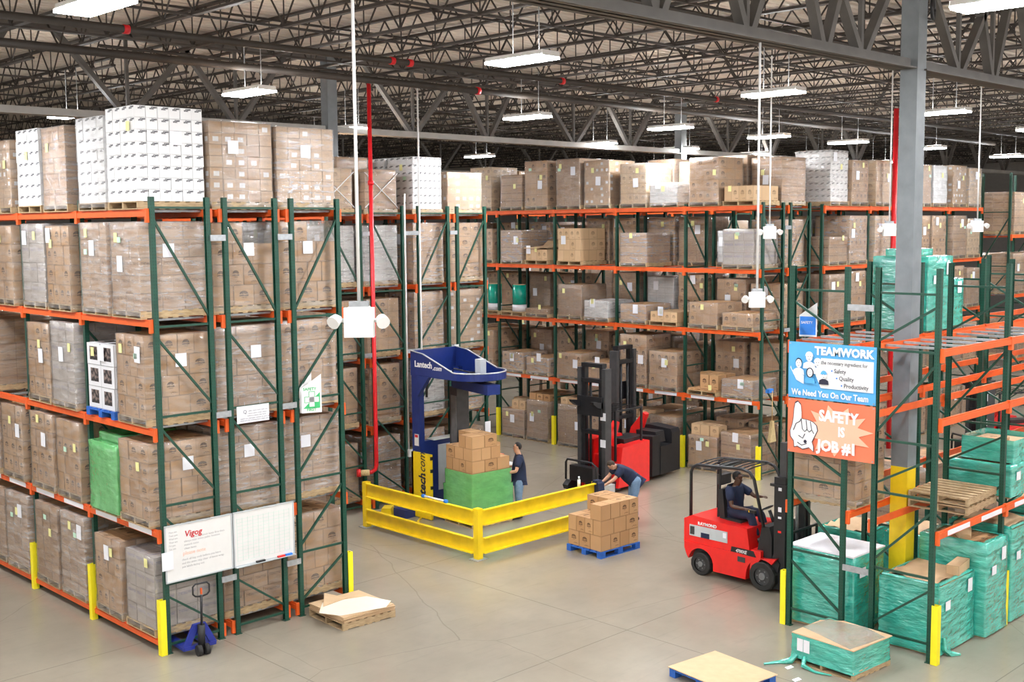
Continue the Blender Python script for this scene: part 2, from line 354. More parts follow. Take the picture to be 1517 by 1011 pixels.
girder('roof_girder', 'distant roof girder low over the far stock', GY[3], [(9.83, 24.72, bay(9.65)), (25.08, 40, bay(24.9)), (40.3, 55.2, bay(40.15))], M['truss_g'])
def column(x, y, label, ytop=2.75):
    r = thing('steel_column', label, 'column', (x, y, 0)); s = .152
    MB().box(-s, s, -s, s, ytop, 11.4).build('shaft', M['column'], r); MB().box(-s, s, -s, s, 0, ytop).build('painted_foot', M['yellow'], r)
    return r
c1 = column(9.75, -7.75, 'square grey steel column with a yellow painted foot between the empty rack frames')
column(9.665, 8.57, 'grey steel column rising behind the brown top loads of the near racks')
column(24.9, 8.57, 'distant grey steel column rising above the back rack top loads')
m = MB(); m.tube([(.0+.17*math.cos(a), -.0, .17*math.sin(a)) for a in [i*math.pi/8 for i in range(17)]], .03, 8)
tag(m.build('cable_coil', M['black'], None, (9.95, -7.97, 10.42), (0, 0, R(20))), 'black coiled cable hung on the grey column under the roof', 'cable')
# sprinkler mains and branch lines
def pipe(label, pts, r, mat, coup=(), grp=None):
    t = thing('sprinkler_pipe', label, 'pipe', group=grp); m = MB(); m.tube(pts, r, 10); m.build('pipe_run', mat, t)
    for c in coup:
        a = Vector(pts[0]); b = Vector(pts[-1]); d = (b-a).normalized()*.05; p = a+(b-a)*c
        MB().cyl(p-d, p+d, r*1.18, 12).build('coupling', M['pipe_red'], t)
pipe('dark sprinkler main with red couplings, nearer of two under the roof', [(-6, 1.4, 10.2), (40, 1.4, 10.2)], .065, M['truss'], (.14, .262, .272, .37, .5))
pipe('dark sprinkler main under the roof, the second one back', [(-6, 3.75, 10.15), (40, 3.75, 10.15)], .08, M['truss'], (.36,))
for yy in (-4.2, 6.3, 10.6, 12.8, 16.2, 19.5, 22.7):
    pipe('thin dark sprinkler branch line running across under the joists', [(-4+max(0, yy), yy, 10.68), (58, yy, 10.68)], .035, M['truss'], (), 'sprinkler branch lines')

for gy, ys in ((GY[0], (8, 12)), (GY[1], (3.2, 6.4, 9.9, 13.1)), (GY[2], (4, 8.2, 12.2)), (GY[3], (4, 8.2, 12.2))):
    for yy in ys:
        if gy+yy < -16: continue
        for zz, q_ in ((10.73, 'bottom'), (11.49, 'top')):
            o = MB().bar((-10+max(0, (gy+yy)*.55), gy+yy, zz), (60, gy+yy, zz), .045).build('joist_bridging', M['truss']); tag(o, 'thin dark steel bridging angle running across the %s chords of the roof joists' % q_, 'roof bridging', 'joist bridging angles, %s chords' % q_)
# ------------------------------------------------------------------ light fixtures
def fixture(first=[None]):
    r = thing('high_bay_light', '', 'light fixture')
    m = MB(); m.prism([(-.24, .0), (-.19, .09), (.19, .09), (.24, .0), (.22, 0), (.18, .07), (-.18, .07), (-.22, 0)], 'y', -.64, .64)
    m.box(-.2, .2, -.66, -.62, .0, .085); m.box(-.2, .2, .62, .66, 0, .085); m.build('housing', M['boxwhite'], r)
    MB().box(-.235, .235, -.63, .63, -.03, .012).build('tube_lens', M['lamp'], r); MB().box(-.06, .06, -.55, .55, .092, .10).build('top_slot', M['uplamp'], r)
    m = MB(); m.bar((.1, -.3, .09), (.1, -.3, 1.1), .012); m.bar((.1, .3, .09), (.1, .3, 1.1), .012); m.build('hanger', M['galv'], r)
    return r
FX = [(-2.3, -3.3), (4.9, -3.4), (12.3, -3.4), (19.2, -3.8), (26.4, -3.4), (4.0, 3.4), (12.1, 3.6), (17.5, 3.3), (22.6, 3.4), (26.9, 3.1), (32.2, 2.9),
      (10.7, 9.1), (20.6, 8.7), (25.1, 8.7), (30.0, 8.9), (22.2, 16.2), (33.5, -3.2), (5.9, -10.9), (13.2, -10.9), (20.5, -10.9), (-1.4, -10.9), (-8.7, -10.9),
      (-9.6, -3.3), (-3.3, 3.4), (3.3, 10.2), (40, 3.2), (40, 9), (33, 16), (14.5, 16), (-3, -18), (5, -18), (12.5, -18), (44, -3), (36, 10), (-3.3, 10.2), (8, 17)]
fx0 = fixture(); used = 0
fl_pos = {0: 'nearest one above the white loads on the front rack', 1: 'big one above the aisle by the stretch wrapper', 2: 'one hung above the red sit-down forklift', 17: 'brightest one at the top edge past the grey column',
          5: 'one above the brown loads of the third near rack', 6: 'one above the back rack near the middle'}
for i, (x, y) in enumerate(FX):
    if i == 0: r = fx0
    else:
        r = fx0.copy(); COL.objects.link(r)
        for c in fx0.children: d = c.copy(); COL.objects.link(d); d.parent = r
    r.location = (x, y, 9.6)
    r['group'] = 'high bay lights'
    r['label'] = 'lit white fluorescent high bay fixture, '+fl_pos.get(i, 'hung in the %s row %s' % (('row beyond the near girder' if y < 0 else 'strip over the back racks' if y < 7 else 'far strip') , ORD[min(11, int(max(0, x+10)//4.5))]))
# ------------------------------------------------------------------ pallet racks
_mc = {}
def cached(key, fn):
    if key not in _mc: _mc[key] = fn()
    return _mc[key]
def post_mesh(H):
    def f():
        a, b, t = .04, .036, .009; m = MB()
        m.prism([(-b, -a), (b, -a), (b, a), (b-t, a), (b-t, -a+t), (-b+t, -a+t), (-b+t, a), (-b, a)], 'z', 0, H); m.box(-.05, .05, -.06, .06, 0, .012)
        return m.mesh('post', M['green'])
    return cached(('post', H), f)
def brace_mesh(L): return cached(('br', round(L, 3)), lambda: MB().bar((0, 0, 0), (L, 0, 0), .036).mesh('brace', M['brace']))
def beam_mesh(L, h=.115):
    def f():
        m = MB(); m.prism([(-.025, 0), (.025, 0), (.025, h), (-.003, h), (-.003, h-.03), (-.025, h-.03)][::-1], 'y', .04, L-.04)
        for y in (.0, L-.045): m.box(-.031, .031, y, y+.045, h-.21, h+.01)
        return m.mesh('beam', M['orange'])
    return cached(('beam', round(L, 3), h), f)
def cross_mesh(D): return cached(('cr', D), lambda: MB().box(0, D, -.03, .03, -.035, 0).mesh('cross_bar', M['galv']))
def guard_mesh(h): return cached(('gd', h), lambda: MB().prism([(-.055, -.055), (.055, -.055), (.055, .05), (.045, .05), (.045, -.045), (-.045, -.045), (-.045, .05), (-.055, .05)], 'z', 0, h).mesh('post_guard', M['byellow']))
class Rack: pass
def rack(label, ox, oy, nb, levels, H, D=1.07, bayl=2.54, rz=0, flip=False, group=None, guards=(), cross=4, panels=None, skip=(), labels=(), lab=M['paper'], startx=0):
    r = thing('pallet_rack', label, 'rack', (ox, oy, 0), rz, group); P_ = panels or [.15, 1.15, 2.45, 3.9, 5.35, 7.24]
    pm = post_mesh(H)
    for j in range(nb+1):
        y = j*bayl
        for x, ro in ((.04, -math.pi/2), (D-.04, math.pi/2)): ob('post', pm, r, (x, y, 0), (0, 0, ro))
        Dx = D-.14
        for z in P_: ob('brace', brace_mesh(Dx), r, (.07, y, z))
        for a, b in zip(P_[:-1], P_[1:]):
            z0, z1 = a+.14, b-.2; L = math.hypot(Dx, z1-z0); an = math.atan2(z1-z0, Dx)
            if flip: ob('brace', brace_mesh(L), r, (.07, y-.001, z0), (0, -an, 0))
            else: ob('brace', brace_mesh(L), r, (.07, y-.001, z1), (0, an, 0))
    bm = beam_mesh(bayl)
    for j in range(nb):
        for li, z in enumerate(levels):
            if (j, li) in skip: continue
            for x, s in ((-.03, 1), (D+.03, -1)): ob('beam', bm, r, (x, j*bayl if s > 0 else (j+1)*bayl, z-.06), (0, 0, 0 if s > 0 else math.pi))
            if cross:
                for t in range(cross): ob('cross_bar', cross_mesh(D), r, (0, (j+.5)*bayl+(t-(cross-1)/2)*bayl/cross*1.02, z+.05))
            if li in labels:
                for a in (.22, 1.45): ob('location_label', cached('ls', lambda: MB().box(-.0585, -.0575, 0, .8, 0, .085).mesh('location_label', M['paper'])), r, (0, j*bayl+a, z-.05))
    for j, h in guards: ob('post_guard', guard_mesh(h), r, (-.05, j*bayl-.0, 0), (0, 0, -math.pi/2))
    k = Rack(); k.r = r; k.ox, k.oy, k.D, k.b, k.rz, k.levels = ox, oy, D, bayl, rz, levels
    return k
def spacer(rk, x0, x1, y, z):
    MB().box(x0, x1, y-.012, y+.012, z-.05, z+.05).build('row_spacer', M['galv'], rk.r)
LV = [.18, 2.0, 3.66, 5.41, 7.16]
A1 = rack('front green and orange pallet rack facing the open aisle, whiteboards on its end', 0, 0, 4, LV, 7.41, 1.05, 2.53, guards=((0, .92), (1, 1.0), (2, .9), (3, .9)), labels=(1,))
A2 = rack('green and orange pallet rack backing onto the front rack, paper notice on its end', 1.29, 0, 2, LV, 7.41, 1.05, 2.53)
A3 = rack('third near rack, its end frame carrying the green cross safety sign', 2.59, 0, 2, LV, 7.41, 1.05, 2.53, flip=True)
ob('post_guard', guard_mesh(.95), A3.r, (1.1, 0, 0), (0, 0, math.pi/2))
B1 = rack('rack row just past the near racks, its end behind the hanging emergency light', 7.09, 5.29, 3, LV, 7.42, 1.05, 2.53)
B2 = rack('rack row behind the red standpipe', 8.4, 5.29, 3, LV, 7.42, 1.05, 2.53)
B3 = rack('rack row behind the blue stretch wrapper mast', 9.88, 5.29, 3, LV, 7.42, 1.05, 2.53, flip=True)
B4 = rack('rack row meeting the back rack corner, behind the wrapper arm', 11.17, 5.29, 3, LV, 7.42, 1.05, 2.53, flip=True)
CL = [2.08, 3.95, 5.63, 7.34]
C1 = rack('long back rack facing the forklifts, loads on the floor under it', 17.62, .33, 5, CL, 7.48, 1.05, 2.53, guards=((0, .92), (1, .92), (2, .92), (3, .92), (4, .92)), labels=(0,), panels=[.15, 1.5, 2.9, 4.3, 5.7, 7.3])
C2 = rack('rack row directly behind the long back rack', 18.95, .33, 5, CL, 7.48, 1.05, 2.53, flip=True, panels=[.15, 1.5, 2.9, 4.3, 5.7, 7.3])
C3 = rack('farther rack row seen through the back rack', 23.4, 5.2, 4, CL, 7.48, 1.05, 2.53)
D1 = rack('rack row beyond the grey column, facing the empty rack frames', 31.1, .33, 4, CL, 7.45, 1.05, 2.6, rz=math.pi/2, panels=[.15, 1.5, 2.9, 4.3, 5.7, 7.3], flip=True)
D2 = rack('rack row backing onto the one beyond the grey column', 31.1, 1.65, 4, CL, 7.45, 1.05, 2.6, rz=math.pi/2, panels=[.15, 1.5, 2.9, 4.3, 5.7, 7.3])
F1 = rack('farthest rack at the edge of the view with a tall wrapped load on it', 40.3, -.3, 3, [2.0, 4.3, 6.4], 8.6, 1.05, 2.75, rz=math.pi/2)
RP = [.3, 1.35, 2.6, 3.45, 4.9, 5.8]
R2 = rack('nearly empty green rack with bare orange beams, holding teal wrapped stock below', 8.24+2.56*4, -9.06, 4, [2.05, 3.83, 4.91], 6.2, 1.08, 2.56, rz=math.pi/2, panels=RP, cross=0, guards=((4, .95), (3, .95), (2, .95)), labels=(0,))
R1 = rack('second empty rack row that carries the teamwork and safety banners', 8.24+2.56*4, -7.52, 4, [2.12, 3.95, 4.88], 6.2, 1.08, 2.56, rz=math.pi/2, panels=RP, flip=True, cross=0)
ob('post_guard', guard_mesh(.95), R1.r, (1.13, 4*2.56, 0), (0, 0, math.pi/2))
for rk in (R1, R2):      # loose decking bars lie only on the upper level of the first two bays
    for j in (2, 3):
        for t in range(4): ob('cross_bar', cross_mesh(1.08), rk.r, (0, (j+.5)*2.56+(t-1.5)*.6, 4.95))
for a, b, rk in ((1.05, 1.29, A1), (1.05, 1.30, A2)):
    for z in (6.75, 3.82, 1.02):
        spacer(rk, a-.02, b+.02, -.05, z)
for a, b, rk in ((1.05, 1.31, B1), (2.1-.62, 2.79-.62, B2), (1.05, 1.29, B3)):
    for z in (6.75, 3.82): spacer(rk, a if rk is not B2 else 1.05, b if rk is not B2 else 1.48, -.05, z)
for z in (6.8, 4.0): spacer(C1, 1.05, 1.33, -.05, z)
for z in (5.55, 1.25): MB().box(1.08, 1.54, 10.29, 10.31, z-.05, z+.05).build('row_spacer', M['galv'], R2.r)

# ------------------------------------------------------------------ pallets and loads
def pallet_mesh(mat='wood', W=1.016, D=1.22):
    def f():
        m = MB(); h = .13; x0, y0 = -D/2, -W/2
        for y in (-W/2+.02, 0, W/2-.02): m.prism([(x0, .016), (-x0, .016), (-x0, h-.016), (x0, h-.016)], 'y', y-.02, y+.02)
        for i in range(7): x = x0+.0+(D-.10)*i/6; m.box(x, x+.10, y0, -y0, h-.018, h)
        for i in (0, 2.0, 3.0, 4.0, 6): x = x0+(D-.10)*i/6; m.box(x, x+.10, y0, -y0, 0, .016)
        return m.mesh('pallet', M[mat])
    return cached(('pal', mat, W, D), f)
def block_pallet(mat='bpallet', W=1.016, D=1.22):
    def f():
        m = MB(); h = .14
        for x in (-D/2+.07, 0, D/2-.07):
            for y in (-W/2+.06, 0, W/2-.06): m.box(x-.07, x+.07, y-.06, y+.06, .016, h-.035)
            m.box(x-.07, x+.07, -W/2, W/2, h-.036, h-.018)
        for y in (-W/2+.06, 0, W/2-.06): m.box(-D/2, D/2, y-.06, y+.06, 0, .018)
        for i in range(6): y = -W/2+(W-.12)*i/5; m.box(-D/2, D/2, y, y+.12, h-.018, h)
        return m.mesh('pallet', M[mat])
    return cached(('bpal', mat, W, D), f)
def carton_mesh(dx, dy, dz, mat):
    k = ('ct', round(dx, 3), round(dy, 3), round(dz, 3), mat)
    return cached(k, lambda: MB().box(-dx/2, dx/2, -dy/2, dy/2, 0, dz).mesh('carton', M[mat]))
def block_mesh(D, W, h, nx, ny, nz, mat, seed):
    k = ('bl', D, W, h, nx, ny, nz, mat, seed)
    def f():
        q = random.Random(seed); m = MB(); hz = h/nz; rings = []
        for z in range(nz):
            ox, oy, sx, sy = q.uniform(-.012, .012), q.uniform(-.012, .012), D/2*q.uniform(.975, 1), W/2*q.uniform(.975, 1)
            for zz in (z*hz, (z+1)*hz): rings.append([(ox-sx, oy-sy, zz), (ox+sx, oy-sy, zz), (ox+sx, oy+sy, zz), (ox-sx, oy+sy, zz)])
        vs = [v for r_ in rings for v in r_]; fs, uv = [], []
        for i in range(len(rings)-1):
            for t in range(4):
                fs.append((i*4+t, i*4+(t+1) % 4, (i+1)*4+(t+1) % 4, (i+1)*4+t)); n = nx if t % 2 == 0 else ny; o = t*7+((i//2) % 2)*.0
                v0, v1 = (i//2, i//2+1) if i % 2 == 0 else (i//2+1, i//2+1)
                uv.append([(o, v0), (o+n, v0), (o+n, v1), (o, v1)])
        L = len(vs)-4; fs += [(3, 2, 1, 0), (L, L+1, L+2, L+3)]; uv += [[(0, 0), (nx, 0), (nx, ny), (0, ny)]]*2
        return m.add(vs, fs, uv).mesh('carton_block', M[mat])
    return cached(k, f)
def film_mesh(D, W, h, mat, seed, z0=.05, sag=0.0, top=True, flare=.02):
    k = ('fm', D, W, h, mat, seed)
    def f():
        q = random.Random(seed+5); m = MB(); per = []; c = .03; e = .014
        hx, hy = D/2+e, W/2+e
        for (cx, cy, a0) in ((hx-c, hy-c, 0), (-hx+c, hy-c, 90), (-hx+c, -hy+c, 180), (hx-c, -hy+c, 270)):
            for a in (0, 45, 90): per.append((cx+c*math.cos(R(a0+a)), cy+c*math.sin(R(a0+a))))
            nx_ = {0: (-1, 0), 90: (0, -1), 180: (1, 0), 270: (0, 1)}[a0]; Ls = (D if a0 in (0, 180) else W)-.1
            for t in (1, 2, 3, 4): px, py = per[-1] if t == 1 else base; base = (px, py) if t == 1 else base; per.append((base[0]+nx_[0]*Ls*t/5, base[1]+nx_[1]*Ls*t/5))
        n = len(per); nz = 9; vs = []
        for i in range(nz+1):
            z = z0+(h-z0)*i/nz
            for (x, y) in per:
                s = 1+q.uniform(-.006, .012)+(flare*(1-i/2) if i < 2 else 0); vs.append((x*s, y*s, z+q.uniform(-.01, .01)*(0 < i < nz)))
        if top:
            for s, dz in ((.90, .012), (.80, .006)):
                for (x, y) in per: vs.append((x*s*q.uniform(.96, 1.04), y*s*q.uniform(.96, 1.04), h+dz))
            nz += 2
        m.add(vs, [(i*n+t, i*n+(t+1) % n, (i+1)*n+(t+1) % n, (i+1)*n+t) for i in range(nz) for t in range(n)], smooth=True)
        return m.mesh('stretch_film', M[mat])
    return cached(k, f)
def slip_mesh(w, h, mat): return cached(('sl', w, h, mat), lambda: MB().box(-.001, .001, -w/2, w/2, 0, h).mesh('paper_label', M[mat]))
KIND = {'L': ('c_logo', 3, 4, 4, 'brown logo-printed cartons'), 'P': ('c_plain', 3, 3, 8, 'thin dark-banded cartons'), 'B': ('c_band', 3, 4, 5, 'dark-lettered brown cartons'),
        'S': ('c_stick', 5, 5, 7, 'white-stickered brown cartons'), 'T': ('c_light', 3, 4, 4, 'pale tan cartons'), 'W': ('c_white', 6, 4, 7, 'black-marked white cartons'),
        'V': ('c_whitep', 3, 3, 5, 'plain white cartons'), 'G': ('c_grey', 3, 3, 4, 'greyish blue-lettered cartons'), 'X': ('c_panel', 2, 2, 3, 'dark-windowed white cartons')}
FILM = {'0': (None, 'unwrapped'), '1': ('film1', 'clear-wrapped'), '2': ('film2', 'hazily wrapped'), 't': ('teal', 'teal-wrapped'), 'g': ('gfilm', 'green-wrapped')}
def make_load(spec, label, group, near=False, seed=0, slips=True, D=1.2, W=1.0, n3=None):
    code, h = spec.split(':'); bl = code.endswith('*'); code = code.rstrip('*'); hh = h.split('+'); h = float(hh[0]); q = random.Random(seed*31+7)
    r = thing('pallet_load', label, 'pallet load', group=group); z = .13 if not bl else .14
    ob('pallet', block_pallet() if bl else pallet_mesh('wood', 1.016, min(1.2, D+.02)), r)
    if code[0] == 'E': return r
    mat, nx, ny, nz, _ = KIND[code[0]]; fm = FILM[code[1]][0]
    if n3: nx, ny, nz = n3
    nz = max(1, round(nz*h/1.3)); dD, dW = D*q.uniform(.95, 1.0), W*q.uniform(.95, 1.0); dD, dW = round(dD, 2), round(dW, 2)
    if near:
        for k in range(nz):
            a, b = (nx, ny) if (k % 2 == 0 or nx == ny) else (ny, nx)
            if code[0] in 'WSVX': a, b = nx, ny
            for i in range(a):
                for j in range(b):
                    if 0 < i < a-1 and 0 < j < b-1 and k < nz-1: continue
                    if k == nz-1 and code[0] == 'L' and seed % 5 == 3 and i > 1: continue
                    cx, cy, cz = dD/a, dW/b, h/nz
                    ob('carton', carton_mesh(cx-.006, cy-.006, cz-.004, mat), r, (-dD/2+cx*(i+.5)+q.uniform(-.006, .006), -dW/2+cy*(j+.5)+q.uniform(-.006, .006), z+cz*k), (0, 0, q.uniform(-.012, .012)))
    else:
        ob('carton_block', block_mesh(dD, dW, h, nx, ny, nz, mat, seed % 5), r, (0, 0, z))
    if len(hh) > 1:   # a smaller heap of cartons on top
        h2 = float(hh[1]); 
        for i in range(2):
            for j in range(3):
                if (i*3+j+seed) % 5 == 4: continue
                ob('carton', carton_mesh(.38, .3, h2, 'c_light' if seed % 2 else 'c_logo'), r, (-.28+.42*i, -.32+.32*j, z+h+.002), (0, 0, q.uniform(-.05, .05)))
    if fm: ob('stretch_film', film_mesh(dD, dW, h+z, fm, seed % 4), r)
    if slips:
        xf = -dD/2-.022
        for (w_, h_, mt, pr) in ((.19, .26, 'paper', .75), (.11, .15, 'ypaper', .8), (.12, .09, 'gpaper', .25)):
            if q.random() < pr: ob('paper_label', slip_mesh(w_, h_, mt), r, (xf, q.uniform(-.36, .36)*W, z+h*q.uniform(.35, .8) if mt == 'paper' else z+h*q.uniform(.55, .86)), (q.uniform(-.04, .04), 0, 0))
        if near and q.random() < .9: ob('paper_label', slip_mesh(.2, .22, 'paper'), r, (q.uniform(-.2, .3), -dW/2-.022, z+h*.6), (0, 0, math.pi/2))
    return r
LEVN = ['floor level', 'first shelf up', 'second shelf up', 'third shelf up', 'top shelf']
def fill(rk, short, endname, rows, floor=False, near=lambda s, l: False, seed=0, rev=False, group=None):
    """rows: from the lowest level up, each a list of specs along the rack from its root end; rev: slots counted from the other end"""
    for li, row in enumerate(rows):
        if not row: continue
        row = row.split()
        for s, spec in enumerate(row):
            if spec == '-': continue
            n = len(row) if rev else 0; y = (s//2)*rk.b+(.28 if s % 2 == 0 else .725)*rk.b
            if rev: y = 5*rk.b-y if rk in (R1, R2) else 4*rk.b-y
            z = 0 if (floor and li == 0) else rk.levels[li-(1 if floor else 0)]+.057
            c, si = math.cos(rk.rz), math.sin(rk.rz); q = random.Random(seed*1000+li*37+s); x = rk.D/2+q.uniform(-.03, .01)
            code = spec.split(':')[0]; lev = LEVN[li] if (floor or len(rk.levels) == 5) else LEVN[li]
            if li == len(rows)-1 and len(rows) >= 5: lev = 'top shelf'
            
            if code[0] != 'E':
                c0, h0 = spec.split(':'); hp = h0.split('+'); lim = 1.33 if (li == 1 and not floor) else 1.42
                if li < len(rows)-1 and float(hp[0]) > lim: hp[0] = str(lim)
                spec = c0+':'+'+'.join(hp)
            d = 'empty wooden pallet' if code[0] == 'E' else FILM[code[1]][1]+' '+KIND[code[0]][4]
            near_ = near(s, li)
            r = make_load(spec, '%s, %s from %s, %s, %s' % (d, ORD[s], endname, lev, short), group or ('pallet loads in the '+short), near_, seed*100+li*11+s, D=1.0 if rk in (B1, B2, B3) or rk.r.name.startswith('zz') else 1.2)
            r.location = (rk.ox+c*x-si*y, rk.oy+si*x+c*y, z); r.rotation_euler = (0, 0, rk.rz+q.uniform(-.02, .02))
fill(A1, 'front rack', 'corner', [
    'G1:1.2 L1:1.25 P2:1.42 P1:1.42 P2:1.4 P1:1.38 P1:1.4 L1:1.3',
    'L1:1.25 -:1 L1:1.3 L1:1.38 L1:1.35 P1:1.2 L1:1.3 P1:1.3'.replace('-:1', '-'),
    'L1:1.35 X0*:1.12 G2:1.42 L1:1.35 - P1:1.3 L1:1.3 L1:1.3',
    'B2:1.42 B2:1.42 L1:1.38 G2:1.42 L1:1.4 L1:1.35 L1:1.3 P1:1.3',
    'W0:1.5 W1:1.42 B2:1.35 W0:1.38 S1:1.25 L1:1.3 L1:1.3 B1:1.3'], near=lambda s, l: s < 5, seed=1)
r = make_load('L0:.9', 'green-wrapped load of brown cartons, second from the corner, first shelf up, front rack', 'pallet loads in the front rack', False, 77)
r.location = (.5, 1.80, 2.057); [bpy.data.objects.remove(c) for c in list(r.children) if c.name.startswith('paper')]
ob('stretch_film', film_mesh(1.2, 1.0, 1.22, 'gfilm', 2), r, (0, 0, 0)); ob('stretch_film', film_mesh(1.0, .85, .36, 'gfilm', 3), r, (.06, 0, 1.0))
fill(A2, 'whiteboard-end rack', 'aisle', ['B1:1.35 P1:1.3 L1:1.3 L1:1.3', 'B2:1.45 L1:1.3 P1:1.3 P1:1.3', 'B2:1.4 B1:1.35 P2:1.3 L1:1.3', 'L1:1.4 P1:1.35 L1:1.3 L1:1.3', 'S1:1.33 S1:1.3 L1:1.3 T1:1.3'],
     near=lambda s, l: s == 0, seed=2)
fill(A3, 'safety-sign rack', 'aisle', ['L1:1.4 P1:1.3 L1:1.3 -', 'B2:1.35 L1:1.3 P1:1.3 -', 'L2:1.45 B1:1.35 P2:1.3 -', 'L1:1.42 P1:1.35 L1:1.3 -', 'S2:1.3 T1:1.3 L1:1.3 -'], near=lambda s, l: s == 0, seed=3)
fill(B1, 'emergency-light rack', 'aisle', ['P1:1.3 P1:1.3 L1:1.3 -', 'L1:1.35 P1:1.35 L1:1.3 -', 'L1:1.3 P1:1.35 L1:1.3 -', 'V2:1.35 P1:1.35 L1:1.3 -', 'T1:.95 B1:1.2 L1:1.3 L1:1.3'], seed=4)
fill(B2, 'standpipe rack', 'aisle', ['P2:1.35 P1:1.3 L1:1.3 -', 'L1:1.35 P1:1.35 L1:1.3 -', 'L1:1.3 P1:1.35 L1:1.3 -', 'V2:1.35 P1:1.35 L1:1.3 -', 'B1:.95 B1:1.3 B1:1.3 L1:1.3'], seed=5)
fill(B3, 'wrapper-side rack', 'aisle', ['P2:1.35 P1:1.3 L1:1.3 -', 'V2:1.35 P1:1.35 L1:1.3 -', 'L2:1.4 P1:1.35 L1:1.3 -', 'L2:1.4 P1:1.35 L1:1.3 -', 'W1:1.3 W1:1.3 L1:1.3 L1:1.3'], seed=6)
fill(B4, 'inner-corner rack', 'aisle', ['P1:1.2 P1:1.3 L1:1.3 -', 'B2:1.35 P1:1.35 L1:1.3 -', 'S1:1.4 P1:1.35 L1:1.3 -', 'L1:1.4 P1:1.35 L1:1.3 -', 'S1:.95 V1:.55 B1:1.2 T1:1.3'], seed=7)
fill(C1, 'back rack', 'broom end', [
    'B1:1.05 L1:.85+.3 P1:1.25 P1:1.1+.2 L1:1.3 P1:1.2+.2 P1:1.2+.2 B1:.8+.3 - -',
    'P2:.4 L0:.05+.4 L1:1.0 L1:1.42 L1:.5 L1:.7 L2:.45 L2:.55 L1:1.2 L1:1.2',
    'L1:.35 L1:.6 T0:.28 L2:.45 V2:.5 P1:.95 P1:.15 - - -',
    'G1:.95 - - B2:.85 - T0:1.0 T0:.35 B2:.95 L1:1.0 L1:1.2',
    'T0:.4 L1:1.2 V2:.55 T1:1.15 S1:1.3 P1:1.4 L1:1.4 B1:1.0 T1:1.3 L1:1.2'], floor=True, seed=8)
fill(C2, 'rack behind back rack', 'broom end', [
    'L1:1.2 L1:1.2 P1:1.2 P1:1.2 L1:1.2 L1:1.2 P1:1.2 L1:1.2 - -',
    'L1:1.3 L1:1.3 P1:1.1 P1:1.3 L1:1.2 L1:1.3 L1:1.3 P1:1.2 L1:1.2 L1:1.2',
    'L1:1.1 L1:1.2 L1:1.3 V1:1.2 P1:1.3 - L1:1.2 P1:1.2 L1:1.2 L1:1.2',
    'L2:1.2 V1:.9 P1:1.3 L2:1.3 L1:1.3 L1:1.3 P1:1.1 L2:1.2 L1:1.2 L1:1.2',
    'B1:1.2 B1:1.3 L1:1.2 P1:1.3 L1:.9 B1:1.3 P1:1.3 L1:1.3 L1:1.2 L1:1.2'], floor=True, seed=9)
fill(C3, 'distant rack', 'its end', ['L1:1.2 P1:1.2 L1:1.2 L1:1.2 P1:1.2 L1:1.2 L1:1.2 P1:1.2', 'L1:1.2 V1:1.2 L1:1.2 V1:1.2 P1:1.2 L1:1.2 T1:1.2 P1:1.2', 'L1:1.2 L1:1.2 V1:1.2 L1:1.2 P1:1.2 L1:1.2 L1:1.2 P1:1.2',
    'T1:1.2 V1:1.2 L1:1.2 T1:1.2 P1:1.2 L1:1.2 T1:1.2 P1:1.2', 'L1:.8 L1:1.2 L1:1.0 L1:1.2 P1:1.2 L1:1.2 L1:1.2 P1:1.2'], floor=True, seed=10)
fill(D1, 'rack past column', 'near end', ['L1:1.2 P1:1.2 L1:1.2 P1:1.2 L1:1.1 P1:1.3 L1:1.2 P1:1.2', 'L1:1.2 L1:1.2 P1:1.2 L1:1.2 P1:1.2 L1:1.3 P1:1.2 L1:1.2',
    'P1:1.3 L1:1.35 P1:1.3 L1:1.2 L1:1.2 P1:1.3 L1:1.3 P1:1.2', 'B1:.7 L2:1.3 T2:1.3 L1:1.2 L1:1.3 L1:1.3 B1:1.3 T1:1.2', 'W2:1.45 L1:1.2 T1:1.25 L1:1.2 P1:1.2 V1:1.2 S1:1.25 T2:1.2'], floor=True, seed=12, rev=True)
fill(D2, 'farthest column-side rack', 'near end', [None, 'L1:1.2 P1:1.2 V1:1.2 P1:1.2 L1:1.1 P1:1.3 L1:1.2 P1:1.2', 'L1:1.2 L1:1.2 P1:1.2 L1:1.2 P1:1.2 L1:1.3 P1:1.2 L1:1.2', 'T1:1.3 V1:1.2 L1:1.2 V1:1.2 L1:1.2 P1:1.3 T1:1.3 P1:1.2',
    'L1:1.2 L1:1.25 V1:1.3 L1:1.2 P1:1.2 L1:1.3 L1:1.2 T1:1.2'], floor=True, seed=13, rev=True)
for i, (x, lv, h) in enumerate(((32.75, 2, 1.35), (33.95, 2, 1.3), (32.8, 1, 1.3), (34.0, 1, 1.3), (33.4, 0, 1.3), (35.6, 2, 1.3), (35.7, 1, 1.3))):
    o = make_load(('B1', 'L2', 'B1', 'L1', 'P1', 'L1', 'B1')[i]+':%.2f' % h, 'wrapped brown load %s along the %s shelf of the farthest rack' % (ORD[(0, 1, 0, 1, 0, 2, 2)[i]], ('lowest', 'middle', 'top')[lv]), 'loads in the farthest rack', False, 400+i)
    o.location = (x, .25, F1.levels[lv]+.057); o.rotation_euler = (0, 0, math.pi/2)
for o in list(COL.objects):     # plastic strapping crossed over the loads by the standpipe
    if 'first from aisle, top shelf' in o.get('label', '') and ('standpipe' in o['label'] or 'emergency' in o['label']):
        for a, b in ((-.5, .5), (.5, -.5)): MB().bar((a, -.535, .16), (b, -.535, 1.0), .012, .03, (0, 1, 0)).build('strap', M['white'], o)
